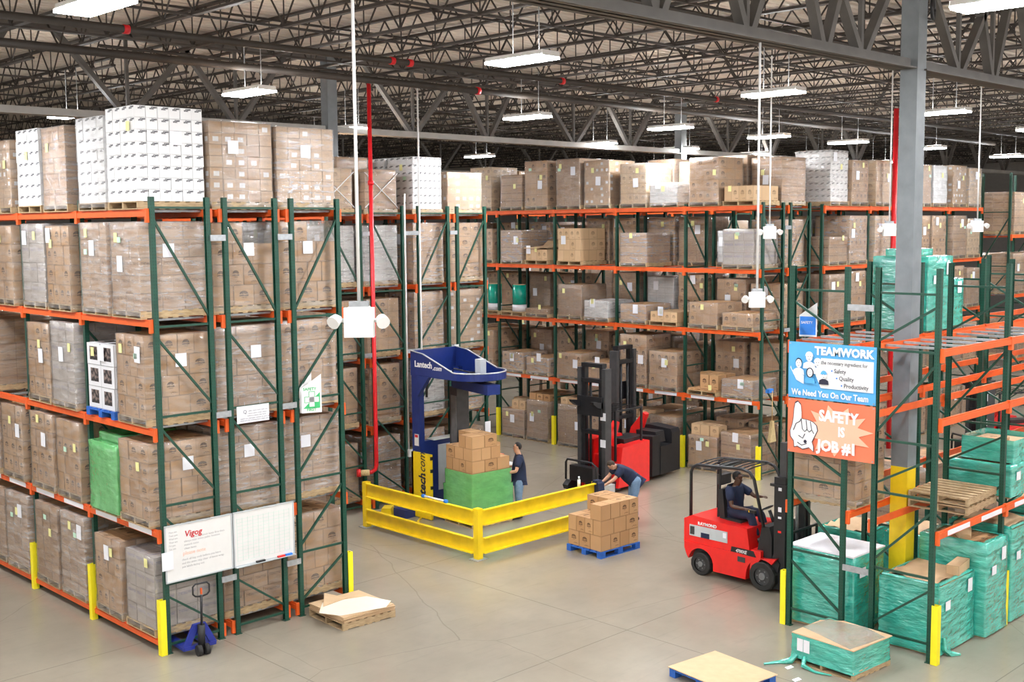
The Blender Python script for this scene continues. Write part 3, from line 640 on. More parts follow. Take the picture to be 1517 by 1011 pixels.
# R racks (slots counted from the end with the banners)
def put(rk, s, z, spec, label, **k):
    r = make_load(spec, label, None, **k); y = 4*rk.b-((s//2)*rk.b+(.27 if s % 2 == 0 else .73)*rk.b); x = rk.D/2
    r.location = (rk.ox-y, rk.oy+x, z); r.rotation_euler = (0, 0, math.pi/2+.01); return r

# ------------------------------------------------------------------ stock in the empty-frame racks
W90 = 1.2
put(R1, 0, 0, 'L1:1.2', 'teal-wrapped load with a white sheet over its top, below the banners', seed=201, slips=False)
r = bpy.data.objects['pallet_load'] if False else [o for o in COL.objects if o.get('label', '').startswith('teal-wrapped load with a white sheet')][0]
ob('stretch_film', film_mesh(1.2, 1.0, 1.34, 'teal', 1), r, (0, 0, 0)); q = MB()
q.prism([(-.63, -.52), (.62, -.53), (.64, .5), (-.6, .53)], 'z', 1.35, 1.375); q.build('cover_sheet', M['paper'], r)
ob('paper_label', slip_mesh(.2, .16, 'paper'), r, (-.655, .3, 1.0))
put(R1, 0, 2.18, 'L1:1.18', 'clear-wrapped brown cartons on the shelf just under the safety banner', near=True, seed=202, slips=False)
def teal_load(x, y, z, h, label, seed, dx=1.2, dy=1.05, top='c_light', open_top=True, rz=0, tail=False):
    r = thing('pallet_load', label, 'pallet load', (x, y, z), rz); ob('pallet', pallet_mesh('wood', dy-.02, dx), r)
    ob('carton_block', block_mesh(dx, dy, h, 3, 3, max(2, round(h/.3)), 'c_logo', seed % 5), r, (0, 0, .13))
    ob('stretch_film', film_mesh(dx, dy, h+.15, 'teal', seed % 4, z0=.03, top=not open_top, flare=.03), r)
    if open_top:
        q = random.Random(seed); m = MB()
        m.tube([(-dx/2+.04, -dy/2+.05, h+.15), (dx/2-.04, -dy/2+.04, h+.15), (dx/2-.05, dy/2-.05, h+.15), (-dx/2+.05, dy/2-.04, h+.15), (-dx/2+.04, -dy/2+.05, h+.15)], .035, 6); m.build('film_roll_edge', M['teal'], r)
        m = MB(); n = 7; vs = [(-dx/2+.08+(dx-.16)*i/n, -dy/2+.08+(dy-.16)*j/n, h+.15+q.uniform(0, .06)) for j in range(n+1) for i in range(n+1)]
        m.add(vs, [(j*(n+1)+i, j*(n+1)+i+1, (j+1)*(n+1)+i+1, (j+1)*(n+1)+i) for j in range(n) for i in range(n)], smooth=True)
        m.build('crumpled_kraft_paper', M['card'], r)
    ob('paper_label', slip_mesh(.17, .15, 'paper'), r, (-dx/2+.25, -dy/2-.032, h*.72), (0, 0, math.pi/2)); ob('paper_label', slip_mesh(.16, .22, 'paper'), r, (dx/2-.2, -dy/2-.032, h*.85), (0, 0, math.pi/2))
    if tail:
        m = MB(); m.tube([(-.5, -dy/2-.03, .3), (-.52, -dy/2-.06, .12), (-.42, -dy/2-.12, .03), (-.3, -dy/2-.22, .02)], [.03, .045, .05, .02], 6); m.build('film_tail', M['teal'], r)
    return r
t = teal_load(9.18, -8.5, 0, 1.0, 'teal-wrapped load topped with crumpled brown paper, behind a yellow post guard', 1, 1.25, 1.02, tail=True)
MB().box(-.3, .3, -.1, .1, 0, .16).build('carton', M['c_light'], t, (.35, -.36, 1.17), (0, 0, R(8)))
t = teal_load(10.30, -8.60, 0, 1.45, 'taller teal-wrapped load standing beyond the paper-topped one in the empty rack', 2, .82, 1.15, open_top=False)
m = MB(); m.tube([(-.28, -.15, 1.6), (-.1, 0, 1.72), (.15, .1, 1.62)], [.1, .16, .08], 8); m.build('crumpled_kraft_paper', M['card'], t)
teal_load(11.47, -8.6, 0, 1.5, 'teal-wrapped load third along the floor of the empty rack', 3, 1.05, 1.1)
teal_load(12.62, -8.6, 0, 1.2, 'teal-wrapped load fourth along the floor of the empty rack, half out of view', 4, 1.1, 1.1)
teal_load(14.1, -8.6, 0, 1.4, 'teal-wrapped load fifth along the floor of the empty rack, at the edge of view', 6, 1.2, 1.1)
teal_load(11.8, -5.75, 0, .8, 'low teal-wrapped load on the floor beside the yellow foot of the column', 5, 1.15, 1.0)
teal_load(12.05, -7.05, 0, .9, 'teal-wrapped load on the floor of the banner rack beyond the column', 7, 1.15, 1.0)
t = teal_load(11.42, -7.0, 4.94, 1.2, 'tall teal-wrapped load on the upper shelf behind the grey column', 11, .95, 1.05, open_top=False)
ob('stretch_film', film_mesh(.6, .6, .12, 'teal', 1, z0=0, flare=0), t, (.05, .1, 1.36)); teal_load(12.35, -6.9, 4.94, .75, 'shorter teal-wrapped load beside the tall one on the upper shelf past the column', 13, .8, .9, open_top=False)
t = teal_load(11.85, -8.45, 2.11, .42, 'two-tier teal-wrapped load with open cartons on top, on the shelf past the column', 8, 1.3, 1.1, open_top=False)
MB().box(-.42, .5, -.42, .42, 0, .32).build('carton_block', M['c_light'], t, (.05, -.02, .57)); ob('stretch_film', film_mesh(1.0, .92, .42, 'teal', 1, z0=.02, top=False), t, (.1, -.02, .56))
MB().box(-.2, .1, -.3, .1, 0, .05).build('carton', M['c_light'], t, (.0, .1, .9))
for i, zz in enumerate((2.11, 2.26)):
    o = thing('wooden_pallet', ['lower', 'upper'][i]+' of two pale empty pallets on the shelf between the column and teal stock', 'pallet', (10.15, -8.45, zz), R(2)); ob('planks', pallet_mesh(), o)
for i, (x, y, h) in enumerate(((14.2, -5.7, 1.75), (15.5, -5.7, 1.7), (16.8, -5.7, 1.5))):
    o = make_load('B1:%.2f' % h, 'tall brown load on the floor beyond the column aisle, '+['nearest of three', 'middle of three', 'farthest of three'][i], 'floor loads beyond the column', False, 300+i); o.location = (x, y, 0); o.rotation_euler = (0, 0, math.pi/2)
# low teal pallet in the aisle
t = thing('pallet_load', 'low teal-wrapped pallet with flat brown board top lying in the open aisle', 'pallet load', (7.27, -8.02, 0), R(-4)); ob('pallet', pallet_mesh('wood', 1.14, 1.02), t)
ob('carton_block', block_mesh(1.0, 1.1, .33, 2, 3, 1, 'c_plain', 2), t, (0, 0, .13)); ob('stretch_film', film_mesh(1.0, 1.1, .47, 'teal', 3, z0=.09, top=False), t)
m = MB(); m.prism([(-.52, -.57), (.52, -.59), (.54, .3), (.3, .58), (-.5, .56)], 'z', .465, .48); m.build('cover_board', M['card'], t)
ob('stretch_film', cached('flatfilm', lambda: MB().prism([(-.5, -.5), (.35, -.57), (.53, -.1), (.4, .5), (-.2, .57)], 'z', .483, .488).mesh('stretch_film', M['film1'])), t)
m = MB(); m.tube([(-.52, .45, .15), (-.6, .5, .05), (-.72, .62, .02), (-.95, .75, .015)], [.04, .05, .03, .015], 6); m.tube([(-.52, .3, .14), (-.62, .25, .04), (-.66, 0, .02), (-.6, -.25, .03)], [.04, .04, .02, .012], 6); m.build('film_tail', M['teal'], t)
for y in (.38, .26): ob('paper_label', slip_mesh(.11, .2, 'paper'), t, (-.53, y, .22))
# ------------------------------------------------------------------ loose pallets
t = thing('wooden_pallet', 'brown wooden pallet holding stacked cardboard beside the third near rack', 'pallet', (3.24, -.68, 0), R(-3)); ob('planks', pallet_mesh('wood', 1.1, 1.1), t)
q = random.Random(5)
for i in range(7):
    o = MB().box(-.54, .54, -.55, .55, 0, .013).build('cardboard_sheet', M['card'], None, (3.24+q.uniform(-.015, .015), -.68+q.uniform(-.015, .015), .131+i*.0145), (0, 0, R(-3+q.uniform(-1.5, 1.5))))
    tag(o, 'tan cardboard sheet in the pile by the near racks, %s from bottom' % ORD[i], 'cardboard', 'cardboard sheets on the pallet')
o = MB().prism([(-.70, -.05), (-.48, -.42), (.36, -.54), (.62, -.3), (.42, .20), (-.38, .40)], 'z', 0, .006).build('paper_sheet', M['foam'], None, (3.22, -.72, .236), (0, 0, R(-6))); tag(o, 'cream sheet slid askew over the cardboard pile', 'sheet')
o = MB().prism([(-.3, 0), (.3, 0), (.12, .42)], 'z', 0, .006).build('cardboard_sheet', M['card'], None, (3.05, -.45, .245), (R(8), 0, R(8))); tag(o, 'pointed tan cardboard corner sticking up at the back of the pile', 'cardboard')
t = thing('blue_pallet', 'blue painted pallet lying in the aisle at the bottom edge under a tan board', 'pallet', (5.40, -7.10, 0), R(-7)); ob('planks', block_pallet('bpallet', 1.22, 1.02), t)
o = MB().box(-.53, .53, -.63, .63, 0, .012).build('tan_board', M['card'], None, (5.40, -7.10, .142), (0, 0, R(-7))); tag(o, 'large smooth tan board covering the blue pallet in the open aisle', 'board')
# cartons on the blue pallet by the guard rail
t = thing('blue_pallet', 'blue pallet on the open floor carrying a stepped pile of brown cartons', 'pallet', (9.6, -1.07, 0), R(-2)); ob('planks', block_pallet('bpallet', 1.0, 1.22), t)
def stack(cx, cy, z0, dx, dy, dz, nx, ny, layers, keep, mat, where, grp, rz=0, swap=False):
    q = random.Random(9); c, s = math.cos(rz), math.sin(rz)
    for k in range(layers):
        a, b = (nx, ny) if (k % 2 == 0 or not swap) else swap; sx, sy = dx/a, dy/b
        for i in range(a):
            for j in range(b):
                if not keep(k, i, j, a, b): continue
                x, y = -dx/2+sx*(i+.5), -dy/2+sy*(j+.5)
                o = ob('carton', carton_mesh(sx-.008, sy-.008, dz-.004, mat), None, (cx+c*x-s*y, cy+s*x+c*y, z0+dz*k), (0, 0, rz+q.uniform(-.015, .015)))
                tag(o, 'brown carton %s, %s layer, %s from rail side, %s from near face' % (where, ORD[k], ORD[b-1-j], ORD[i]), 'carton', grp)
edge = lambda i, j, a, b: i in (0, a-1) or j in (0, b-1)
stack(9.6, -1.07, .142, 1.16, .96, .325, 4, 3, 3, lambda k, i, j, a, b: (k < 2 or not (i < 2 and j >= b-2)) and (edge(i, j, a, b) or k == 2 or (k == 1 and i < 2)), 'c_logo', 'on blue pallet', 'cartons on the blue pallet', R(-2), (3, 4))
# ------------------------------------------------------------------ load in the wrapper (half wrapped)
t = thing('wooden_pallet', 'wooden pallet under the half-wrapped load at the stretch wrapper', 'pallet', (9.38, 2.62, 0), R(-4)); ob('planks', pallet_mesh('wood', 1.06, 1.2), t)
stack(9.38, 2.62, .132, 1.12, .98, .285, 3, 4, 7, lambda k, i, j, a, b: (edge(i, j, a, b) or k > 4) and not (k == 6 and (i == 0 and j >= 2 or j == 0 and i == a-1 or i == a-1)) and not (k == 5 and i == a-1 and j == 0), 'c_logo', 'on wrapper load', 'cartons on the wrapper load', R(-4), (4, 3))
t = thing('green_film_wrap', 'bright green stretch film round the lower half of the wrapper load', 'film', (9.38, 2.62, 0), R(-4))
ob('film_skirt', film_mesh(1.15, 1.01, 1.27, 'gfilm', 1, z0=.14, top=False), t); ob('film_layer', film_mesh(1.22, 1.07, .92, 'gfilm', 2, z0=.12, top=False), t)
# ------------------------------------------------------------------ guard rail round the wrapper
t = thing('guard_rail', 'yellow double guard rail cornering in front of the stretch wrapper', 'guard rail')
for (x, y) in ((7.22, .3), (7.24, 4.1), (10.88, .27)):
    m = MB(); m.box(x-.07, x+.07, y-.07, y+.07, .012, 1.08 if x < 7.23 else 1.06); m.build('post', M['yellow'], t); MB().box(x-.15, x+.15, y-.13, y+.13, 0, .014).build('base_plate', M['galv'], t)
def rail(p, qv, z0, z1):
    p, qv = Vector(p), Vector(qv); d = (qv-p).normalized(); n = Vector((-d.y, d.x, 0)); m = MB()
    if n.dot(Vector((-1, -1, 0))) < 0: n = -n
    a = n*.035
    for zz in (z0, z1-.022): 
        c = Vector((0, 0, zz+.011)); m.bar(p+c+a, qv+c+a, .075, .022)
    m.bar(p+Vector((0, 0, (z0+z1)/2)), qv+Vector((0, 0, (z0+z1)/2)), .02, z1-z0); m.build('rail', M['yellow'], t)
for z0, z1 in ((.72, 1.05), (.12, .45)):
    rail((7.18, .38, 0), (7.2, 4.03, 0), z0, z1); rail((7.3, .25, 0), (10.80, .22, 0), z0, z1)
m = MB(); m.cyl((0, -.36, 0), (0, .36, 0), .022); o = thing('film_core_tool', 'white rod with blue end caps resting on top of the yellow rail', 'tool', (7.16, 1.60, 1.085)); m.build('rod', M['white'], o)
for s in (-1, 1): MB().cyl((0, s*.33, 0), (0, s*.40, 0), .04).build('end_cap', M['sblue'], o)
o = MB().prism([(-.15, 0), (.15, 0), (.11, .22), (-.11, .22)], 'x', -.19, .19).build('wheel_stop', M['yellow'], None, (8.2, 4.55, 0), (0, 0, R(40))); tag(o, 'low yellow floor block behind the left end of the guard rail', 'floor block')
m = MB(); m.tube([(8.75, 3.9, .02), (8.3, 3.55, .02), (8.05, 3.1, .02), (7.95, 2.5, .02), (8.2, 2.1, .02)], .022, 8); tag(m.build('floor_hose', M['yellow']), 'yellow hose curving over the floor inside the guard rail', 'hose')
# ------------------------------------------------------------------ stretch wrapper
t = thing('stretch_wrapper', 'tall blue rotary-arm stretch wrapping machine with yellow side cover', 'stretch wrapper', (0, 0, 0))
for x in (8.74, 10.0):
    MB().box(x-.07, x+.07, 3.86, 4.14, 0, 3.5).build('leg', M['blue'], t)
MB().box(8.68, 10.06, 3.9, 4.3, 0, .28).build('base_beam', M['blue'], t); MB().box(8.3, 8.68, 4.0, 4.45, 0, .2).build('base_foot', M['blue'], t)
MB().box(8.81, 9.93, 3.95, 4.08, .28, 1.80).build('control_cabinet', M['blue'], t); MB().box(9.30, 9.86, 3.935, 3.95, .55, 1.66).build('cabinet_panel', M['lgrey'], t)
MB().box(9.1, 9.9, 3.85, 4.1, 1.80, 1.83).build('cabinet_shelf', M['white'], t); MB().box(9.8, 9.88, 3.85, 4.05, 1.83, 2.15).build('document_holder', M['white'], t)
m = MB(); m.prism([(3.4, .02), (4.1, .02), (4.1, 1.58), (3.4, 1.58)], 'x', 8.60, 8.655); m.box(8.6, 8.66, 4.04, 4.1, .0, 1.58); c = m.build('side_cover', M['yellow'], t)
m = MB(); [m.box(8.595, 8.66, 3.385, 3.42, z, z+.08) for z in (.35, .75, 1.15, 1.45)]; m.build('cover_hinge', M['black'], t)
for x, s in ((8.66, 0), (10.06, 1)):
    MB().prism([(2.63, 3.40), (4.14, 3.40), (4.14, 3.98), (3.7, 3.93), (2.63, 3.56)], 'x', x-.012, x+.012).build('arm_plate', M['blue'], t)
    m = MB(); m.bar((x, 4.14, 3.985), (x, 3.7, 3.935), .05, .015); m.bar((x, 3.7, 3.935), (x, 2.63, 3.568), .05, .015); m.build('top_flange', M['galv'], t)
    MB().prism([(3.88, 2.9), (3.88, 3.4), (3.45, 3.4)], 'x', x-.05, x+.05).build('gusset', M['blue'], t)
MB().box(8.67, 10.05, 4.1, 4.14, 3.4, 3.98).build('back_plate', M['blue'], t)
m = MB(); vs, fs = [], []; n = 20
for i in range(n+1):
    a = math.pi*i/n
    for rr in (.69, .712):
        for z in (3.40, 3.56): vs.append((9.36-rr*math.cos(a), 2.63-rr*math.sin(a), z))
for i in range(n):
    b = i*4
    for (p_, q_) in ((0, 1), (3, 2), (1, 3), (2, 0)): fs.append((b+p_, b+q_, b+4+q_, b+4+p_))
m.add(vs, fs, smooth=False); m.build('ring_band', M['blue'], t)
m = MB(); m.tube([(9.36-.70*math.cos(math.pi*i/n), 2.63-.70*math.sin(math.pi*i/n), 3.57) for i in range(n+1)], .02, 6); m.build('ring_flange', M['galv'], t)
MB().prism([(9.36+.68*math.cos(math.pi*i/n), 2.63-.68*math.sin(math.pi*i/n)) for i in range(n+1)]+[(8.68, 4.1), (10.04, 4.1)], 'z', 3.39, 3.41).build('deck_plate', M['blue'], t)
MB().cyl((9.36, 2.63, 3.3), (9.36, 2.63, 3.5), .22).build('drive_hub', M['dgrey'], t); MB().box(9.2, 9.38, 2.3, 2.48, 3.5, 3.86).build('motor_box', M['lgrey'], t)
m = MB(); m.tube([(9.3, 3.4, 3.46), (9.1, 3.1, 3.6), (9.4, 2.9, 3.5), (9.25, 2.5, 3.55)], .018, 6); m.build('cable', M['black'], t)
m = MB(); m.tube([(8.78, 3.62, 3.4), (8.76, 3.7, 3.1), (8.78, 3.72, 2.9)], .03, 8); m.build('cable', M['black'], t)
d = Vector((.22, .975, 0)).normalized(); cpt = Vector((9.36, 2.63, 3.2))
arm = MB().bar(cpt-d*.80, cpt+d*.85, .34, .22).build('rotating_arm', M['blue'], t)
mc = cpt+d*.82; MB().box(-.16, .16, -.19, .19, .35, 3.1).build('film_mast', M['dgrey'], t, (mc.x, mc.y, 0), (0, 0, R(-13)))
MB().box(-.015, .0, -.13, .13, 1.3, 2.9).build('mast_channel', M['mgrey'], t, (mc.x-.165, mc.y, 0), (0, 0, R(-13)))
MB().cyl((9.28, 3.35, .35), (9.28, 3.35, .88), .10).build('film_roll', M['tealroll'], t)
m = MB(); m.bar((9.2, 3.2, 1.5), (9.2, 3.2, .4), .05); m.bar((9.2, 3.2, 1.45), (9.45, 3.4, 1.45), .05); m.build('film_carriage', M['blue'], t)
text('Lantech', .20, M['white'], t, (8.645, 3.99, 3.62), (R(90), 0, R(-90)), bold=.006); text('.com', .16, M['white'], t, (8.645, 3.34, 3.585), (R(90), 0, R(-90)), bold=.003, shear=.2)
text('Lantech', .34, M['ink'], t, (8.592, 3.60, .18), (R(90), R(-90), R(-90)), bold=.008, shear=.2, sx=.85); text('.com', .34, M['ink'], t, (8.592, 3.60, 1.06), (R(90), R(-90), R(-90)), shear=.3, sx=.8)
MB().box(8.58, 8.595, 3.62, 3.635, .18, 1.02).build('underline', M['ink'], t)
MB().box(8.655, 8.665, 3.9, 4.05, 1.72, 2.0).build('warning_label', M['white'], t); MB().box(8.65, 8.655, 3.92, 4.03, 1.92, 1.98).build('warning_label', M['rink'], t)
# small cabinet/terminal beyond the load
t = thing('work_stand', 'small grey work stand with papers behind the half-wrapped load', 'stand', (10.9, 3.2, 0)); MB().box(-.25, .25, -.2, .2, .9, .95).build('table_top', M['lgrey'], t)
for x in (-.2, .2):
    for y in (-.15, .15): MB().box(x-.02, x+.02, y-.02, y+.02, 0, .9).build('leg', M['dgrey'], t)
o = MB().box(-.18, .18, -.13, .13, 0, .12).build('paper_tray', M['white'], None, (10.9, 3.2, .952)); tag(o, 'white tray lying on the small work stand', 'tray')
# ------------------------------------------------------------------ pallet jack
t = thing('pallet_jack', 'blue hand pallet jack with black handle parked at the corner of the front rack', 'pallet jack', (.42, -.34, 0), R(84))
for s in (-1, 1):
    MB().prism([(.0, .08), (1.05, .05), (1.12, .05), (1.12, .1), (.0, .13)], 'y', s*.2-.075, s*.2+.075).build('fork', M['jack'], t); MB().cyl((1.0, s*.2-.03, .045), (1.0, s*.2+.03, .045), .042).build('load_wheel', M['rubber'], t)
m = MB(); m.prism([(-.04, -.27), (.05, -.27), (.05, .27), (-.04, .27)], 'z', .1, .16); m.bar((0, -.24, .12), (0, -.06, .48), .06, .1); m.bar((0, .24, .12), (0, .06, .48), .06, .1); m.box(-.04, .04, -.09, .09, .42, .5); m.build('chassis', M['jack'], t)
MB().cyl((-.08, 0, .12), (-.08, 0, .5), .06).build('pump', M['black'], t)
for s in (-1, 1): MB().cyl((-.12, s*.03, .09), (-.12, s*.10, .09), .09).build('steer_wheel', M['rubber'], t)
m = MB(); m.tube([(-.1, 0, .42), (-.13, 0, 1.0)], .022, 8); m.build('handle_shaft', M['black'], t)
m = MB(); m.tube([(-.13, 0, .98), (-.13, -.10, 1.0), (-.13, -.14, 1.04), (-.13, -.14, 1.16), (-.13, -.10, 1.2), (-.13, .10, 1.2), (-.13, .14, 1.16), (-.13, .14, 1.04), (-.13, .10, 1.0), (-.13, 0, .98)], .015, 8); m.build('grip_loop', M['black'], t)
MB().box(-.145, -.115, -.012, .012, 1.02, 1.12).build('release_lever', M['orange'], t)
# ------------------------------------------------------------------ whiteboards and signs on the near rack ends
def board(label, x0, x1, z0, z1, frame, y=-.07):
    t = thing('whiteboard', label, 'whiteboard', (x0, y, z0)); wd, h = x1-x0, z1-z0
    MB().box(0, wd, -.006, .006, 0, h).build('panel', M['wboard'], t); m = MB()
    for a, b, c, d_ in ((-.012, wd+.012, -.014, .008), (-.012, wd+.012, h-.008, h+.014), (-.012, .01, 0, h), (wd-.01, wd+.012, 0, h)): m.box(a, b, -.016, .008, c, d_)
    m.build('frame', frame, t); return t
b1 = board('whiteboard with red heading and handwriting hung on the front rack end', .02, 1.23, 1.20, 2.12, M['lgrey'])
text('Vigog', .14, M['rink'], b1, (.34, -.009, .70), (R(90), 0, 0), bold=.002, shear=.15)
wr = [(.5, .66, 'the replenish lanes first then'), (.33, .61, 'always scan every pallet location'), (.33, .55, 'restack totes'), (.33, .49, 'clean lanes'), (.28, .31, 'check all bay ends before you leave'), (.28, .25, 'and the aisles stay clear of loose wrap'), (.28, .19, 'put labels facing out')]
for x, z, s_ in wr: text(s_, .05, M['fgrey'], b1, (x, -.0075, z), (R(90), 0, R(0)), ext=.0005)
text('please note', .09, M['banner_p'], b1, (.3, -.008, .40), (R(90), 0, 0), ext=.0005)
for i in range(6): text(['Mon am', 'Tues pm', 'Wed am', 'Thur am', 'Fri pm', 'Sat am'][i], .045, M['fgrey'], b1, (.06, -.0075, .80-i*.055), (R(90), 0, 0), ext=.0005)
b2 = board('whiteboard ruled with a faint green grid hung beside the handwritten one', 1.27, 2.46, 1.20, 2.12, M['lgrey'])
m = MB(); [m.box(.06, 1.1, -.0085, -.0065, z, z+.004) for z in [.08+.06*i for i in range(13)]]; [m.box(x, x+.004, -.0085, -.0065, .08, .82) for x in [.06+.104*i for i in range(11)]]; m.build('grid_print', M['fgreen'], b2)
MB().box(.0, 1.19, -.07, -.006, -.02, -.006).build('tray', M['lgrey'], b2)
for x, n_, mt in ((.5, 'board_eraser', 'black'), (.9, 'marker_pen', 'red'), (1.05, 'marker_pen', 'sblue')):
    o = MB().box(-.07 if mt != 'black' else -.1, .07, -.022, .022, 0, .028).build(n_, M[mt], None, (1.27+x, -.11, 1.195)); tag(o, {'black': 'black eraser', 'red': 'red marker pen', 'sblue': 'blue marker pen'}[mt]+' lying in the tray of the gridded whiteboard', 'eraser' if mt == 'black' else 'marker')
def sign(name, label, loc, rot, w_, h, mat='paper', cat='sign', th=.004):
    t = thing(name, label, cat, loc); t.rotation_euler = rot; MB().box(0, w_, 0, h, -th, 0).build('sheet', M[mat], t); return t
s = sign('paper_sheet', 'blank white plastic sheet hung over the edge of the handwritten whiteboard', (-.06, -.095, 1.41), (R(90), 0, 0), .2, .3, cat='paper')
s = sign('notice_board', 'white printed notice wired under the mid brace of the whiteboard-end rack', (1.43, -.03, 3.62), (R(90), 0, 0), .63, .29)
text('Q', .09, M['gink'], s, (.12, .16, .001), (0, 0, 0)); 
for i, (x, y, q_) in enumerate(((.22, .19, 'uality starts here with you'), (.22, .145, 'check every order twice'), (.2, .105, 'before it leaves this dock'), (.06, .065, 'report any damaged cartons to your lead'), (.06, .03, 'thank you for keeping lanes clean and safe'))): text(q_, .036, M['gink'], s, (x, y, .001), (0, 0, 0), ext=.0005)
m = MB(); m.bar((.15, .28, 0), (.15, .36, 0), .006); m.bar((.45, .28, 0), (.45, .36, 0), .006); m.build('hanger', M['galv'], s)
# V-shaped safety sign standing out from the third rack's frame
t = thing('safety_sign', 'folded white sign with a green and white cross on the third near rack post', 'sign', (2.68, -.08, 3.66))
a = R(-20); m = MB(); m.prism([(0, 0), (.36, 0), (.36, .68), (0, .44)], 'y', -.003, .003); c = m.build('face_panel', M['white'], t, (0, -.02, 0), (0, 0, a))
m = MB(); m.prism([(0, 0), (.34, 0), (.34, .68), (0, .44)], 'y', -.003, .003); m.build('rear_panel', M['white'], t, (0, .03, 0), (0, 0, R(18)))
MB().prism([(.03, .08), (.33, .08), (.33, .36)], 'y', -.006, -.0035).build('green_field', M['sgreen'], c)
m = MB(); m.box(.14, .23, -.009, -.004, .11, .37); m.box(.06, .31, -.009, -.004, .19, .28); m.build('cross_print', M['white'], c)
m = MB(); m.box(.13, .24, -.0075, -.004, .10, .38); m.box(.05, .32, -.0075, -.004, .18, .29); m.build('cross_outline', M['sgreen'], c)
text('SAFETY', .072, M['sgreen'], c, (.03, -.006, .40), (R(90), 0, 0), bold=.001); text('FIRST', .072, M['sgreen'], c, (.09, -.006, .035), (R(90), 0, 0), bold=.001)
# ------------------------------------------------------------------ banners on the banner rack
def banner(name, label, z, w_, h, mat):
    t = thing(name, label, 'banner', (8.185, -6.44, z)); t.rotation_euler = (R(90), 0, R(-90)); n = 12
    vs = [(w_*i/n, h*j/8, .006*math.sin(i*1.1+j*.4)*math.sin(j*math.pi/8)) for j in range(9) for i in range(n+1)]
    vs2 = [(x, y, z_-.006) for x, y, z_ in vs]; F = [(j*(n+1)+i, j*(n+1)+i+1, (j+1)*(n+1)+i+1, (j+1)*(n+1)+i) for j in range(8) for i in range(n)]
    m = MB(); m.add(vs, F, smooth=True); m.add(vs2, [f[::-1] for f in F], smooth=True); m.build('sheet', M[mat], t)
    m = MB(); [m.cyl((x, y, -.008), (x, y, .012), .012, 8) for x in (.03, w_-.03) for y in (.03, h-.03)]; m.build('grommet', M['galv'], t); return t
def shp(t, pts, mat, name, z=.010, th=.002): return MB().prism(pts, 'z', z, z+th).build(name, M[mat], t)
def circ(cx, cy, rx, ry=None, n=18, a0=0, a1=360): ry = ry or rx; return [(cx+rx*math.cos(R(a0+(a1-a0)*i/n)), cy+ry*math.sin(R(a0+(a1-a0)*i/n))) for i in range(n + (a1-a0 < 360))]
t = banner('teamwork_banner', 'light blue and white banner reading TEAMWORK hung on the rack end', 3.99, 1.6, .94, 'banner_b')
shp(t, [(.62, .20), (1.56, .20), (1.56, .70), (.62, .70), (.50, .45)], 'white', 'white_field')
text('TEAMWORK', .185, M['white'], t, (.50, .755, .012), (0, 0, 0), bold=.009, sx=1.0)
text('the necessary ingredient for', .09, M['gink'], t, (.62, .60, .014), (0, 0, 0), sx=.82)
for i, w_ in enumerate(('Safety', 'Quality', 'Productivity')):
    text(w_, .10, M['gink'], t, (.86+.09*i, .47-.115*i, .014), (0, 0, 0), bold=.001, sx=.9); shp(t, circ(.82+.09*i, .50-.115*i, .014), 'sblue', 'bullet_print', .013)
text('We Need You On Our Team', .14, M['white'], t, (.07, .05, .012), (0, 0, 0), bold=.004, sx=.83)
figs = [(.20, .58, .055, .072, None), (.40, .70, .062, .075, 'white'), (.56, .61, .058, .07, 'white'), (.42, .44, .05, .068, None), (.68, .42, .048, .06, 'banner_b')]
for i, (x, y, rx, ry, hel) in enumerate(figs):
    z = .013+.003*i
    shp(t, [(x-rx*1.9, y-ry*2.6), (x+rx*1.9, y-ry*2.6), (x+rx*1.7, y-ry*1.5), (x+rx*.6, y-ry*1.05), (x-rx*.6, y-ry*1.05), (x-rx*1.7, y-ry*1.5)], ['white', 'white', 'white', 'banner_b', 'ink'][i], 'figure_print', z)
    if i == 3: shp(t, circ(x, y, rx*1.4, ry*1.25), 'ink', 'hair_print', z+.001)
    if i == 0: shp(t, circ(x, y+.02, rx*1.1, ry*1.0, 12, 0, 180), 'ink', 'hair_print', z+.001)
    shp(t, circ(x, y, rx, ry), 'white', 'face_print', z+.002)
    m = MB(); [m.prism(circ(x+s*.02, y+.01, .008, .005, 8), 'z', z+.004, z+.005) for s in (-1, 1)]; m.prism([(x-.022, y-.032), (x+.022, y-.032), (x, y-.04)], 'z', z+.004, z+.005); m.build('face_lines', M['ink'], t)
    if hel: shp(t, circ(x, y+ry*.25, rx*1.18, ry*1.0, 12, 0, 180)+[(x-rx*1.35, y+ry*.2), (x+rx*1.35, y+ry*.2)], hel, 'helmet_print', z+.003)
shp(t, [(.04, .50), (.10, .40), (.16, .30), (.30, .24), (.30, .38), (.14, .42), (.07, .47), (.05, .53)], 'white', 'figure_print', .012)
t = banner('safety_banner', 'orange banner reading SAFETY IS JOB #1 with a pointing hand', 3.05, 1.6, .92, 'banner_o')
st = []
for i in range(22): a = 2*math.pi*i/22+.1; rr = (1, .62)[i % 2]; st.append((.92+.66*rr*math.cos(a), .45+.43*rr*math.sin(a)))
shp(t, st, 'banner_p', 'starburst')
text('SAFETY', .25, M['white'], t, (.60, .60, .015), (0, 0, 0), bold=.012, sx=.85); text('IS', .22, M['white'], t, (.95, .37, .015), (0, 0, 0), bold=.010, sx=.8); text('JOB #1', .25, M['white'], t, (.58, .10, .015), (0, 0, 0), bold=.012, sx=.95)
hand = [(.14, .10), (.20, .12), (.30, .08), (.42, .12), (.50, .06), (.50, .14), (.47, .22), (.53, .34), (.57, .42), (.55, .50), (.49, .55), (.43, .57), (.37, .58), (.30, .585), (.27, .59), (.27, .70), (.255, .82), (.20, .87), (.15, .84), (.13, .74), (.12, .60), (.10, .48), (.06, .36), (.07, .27), (.13, .20)]
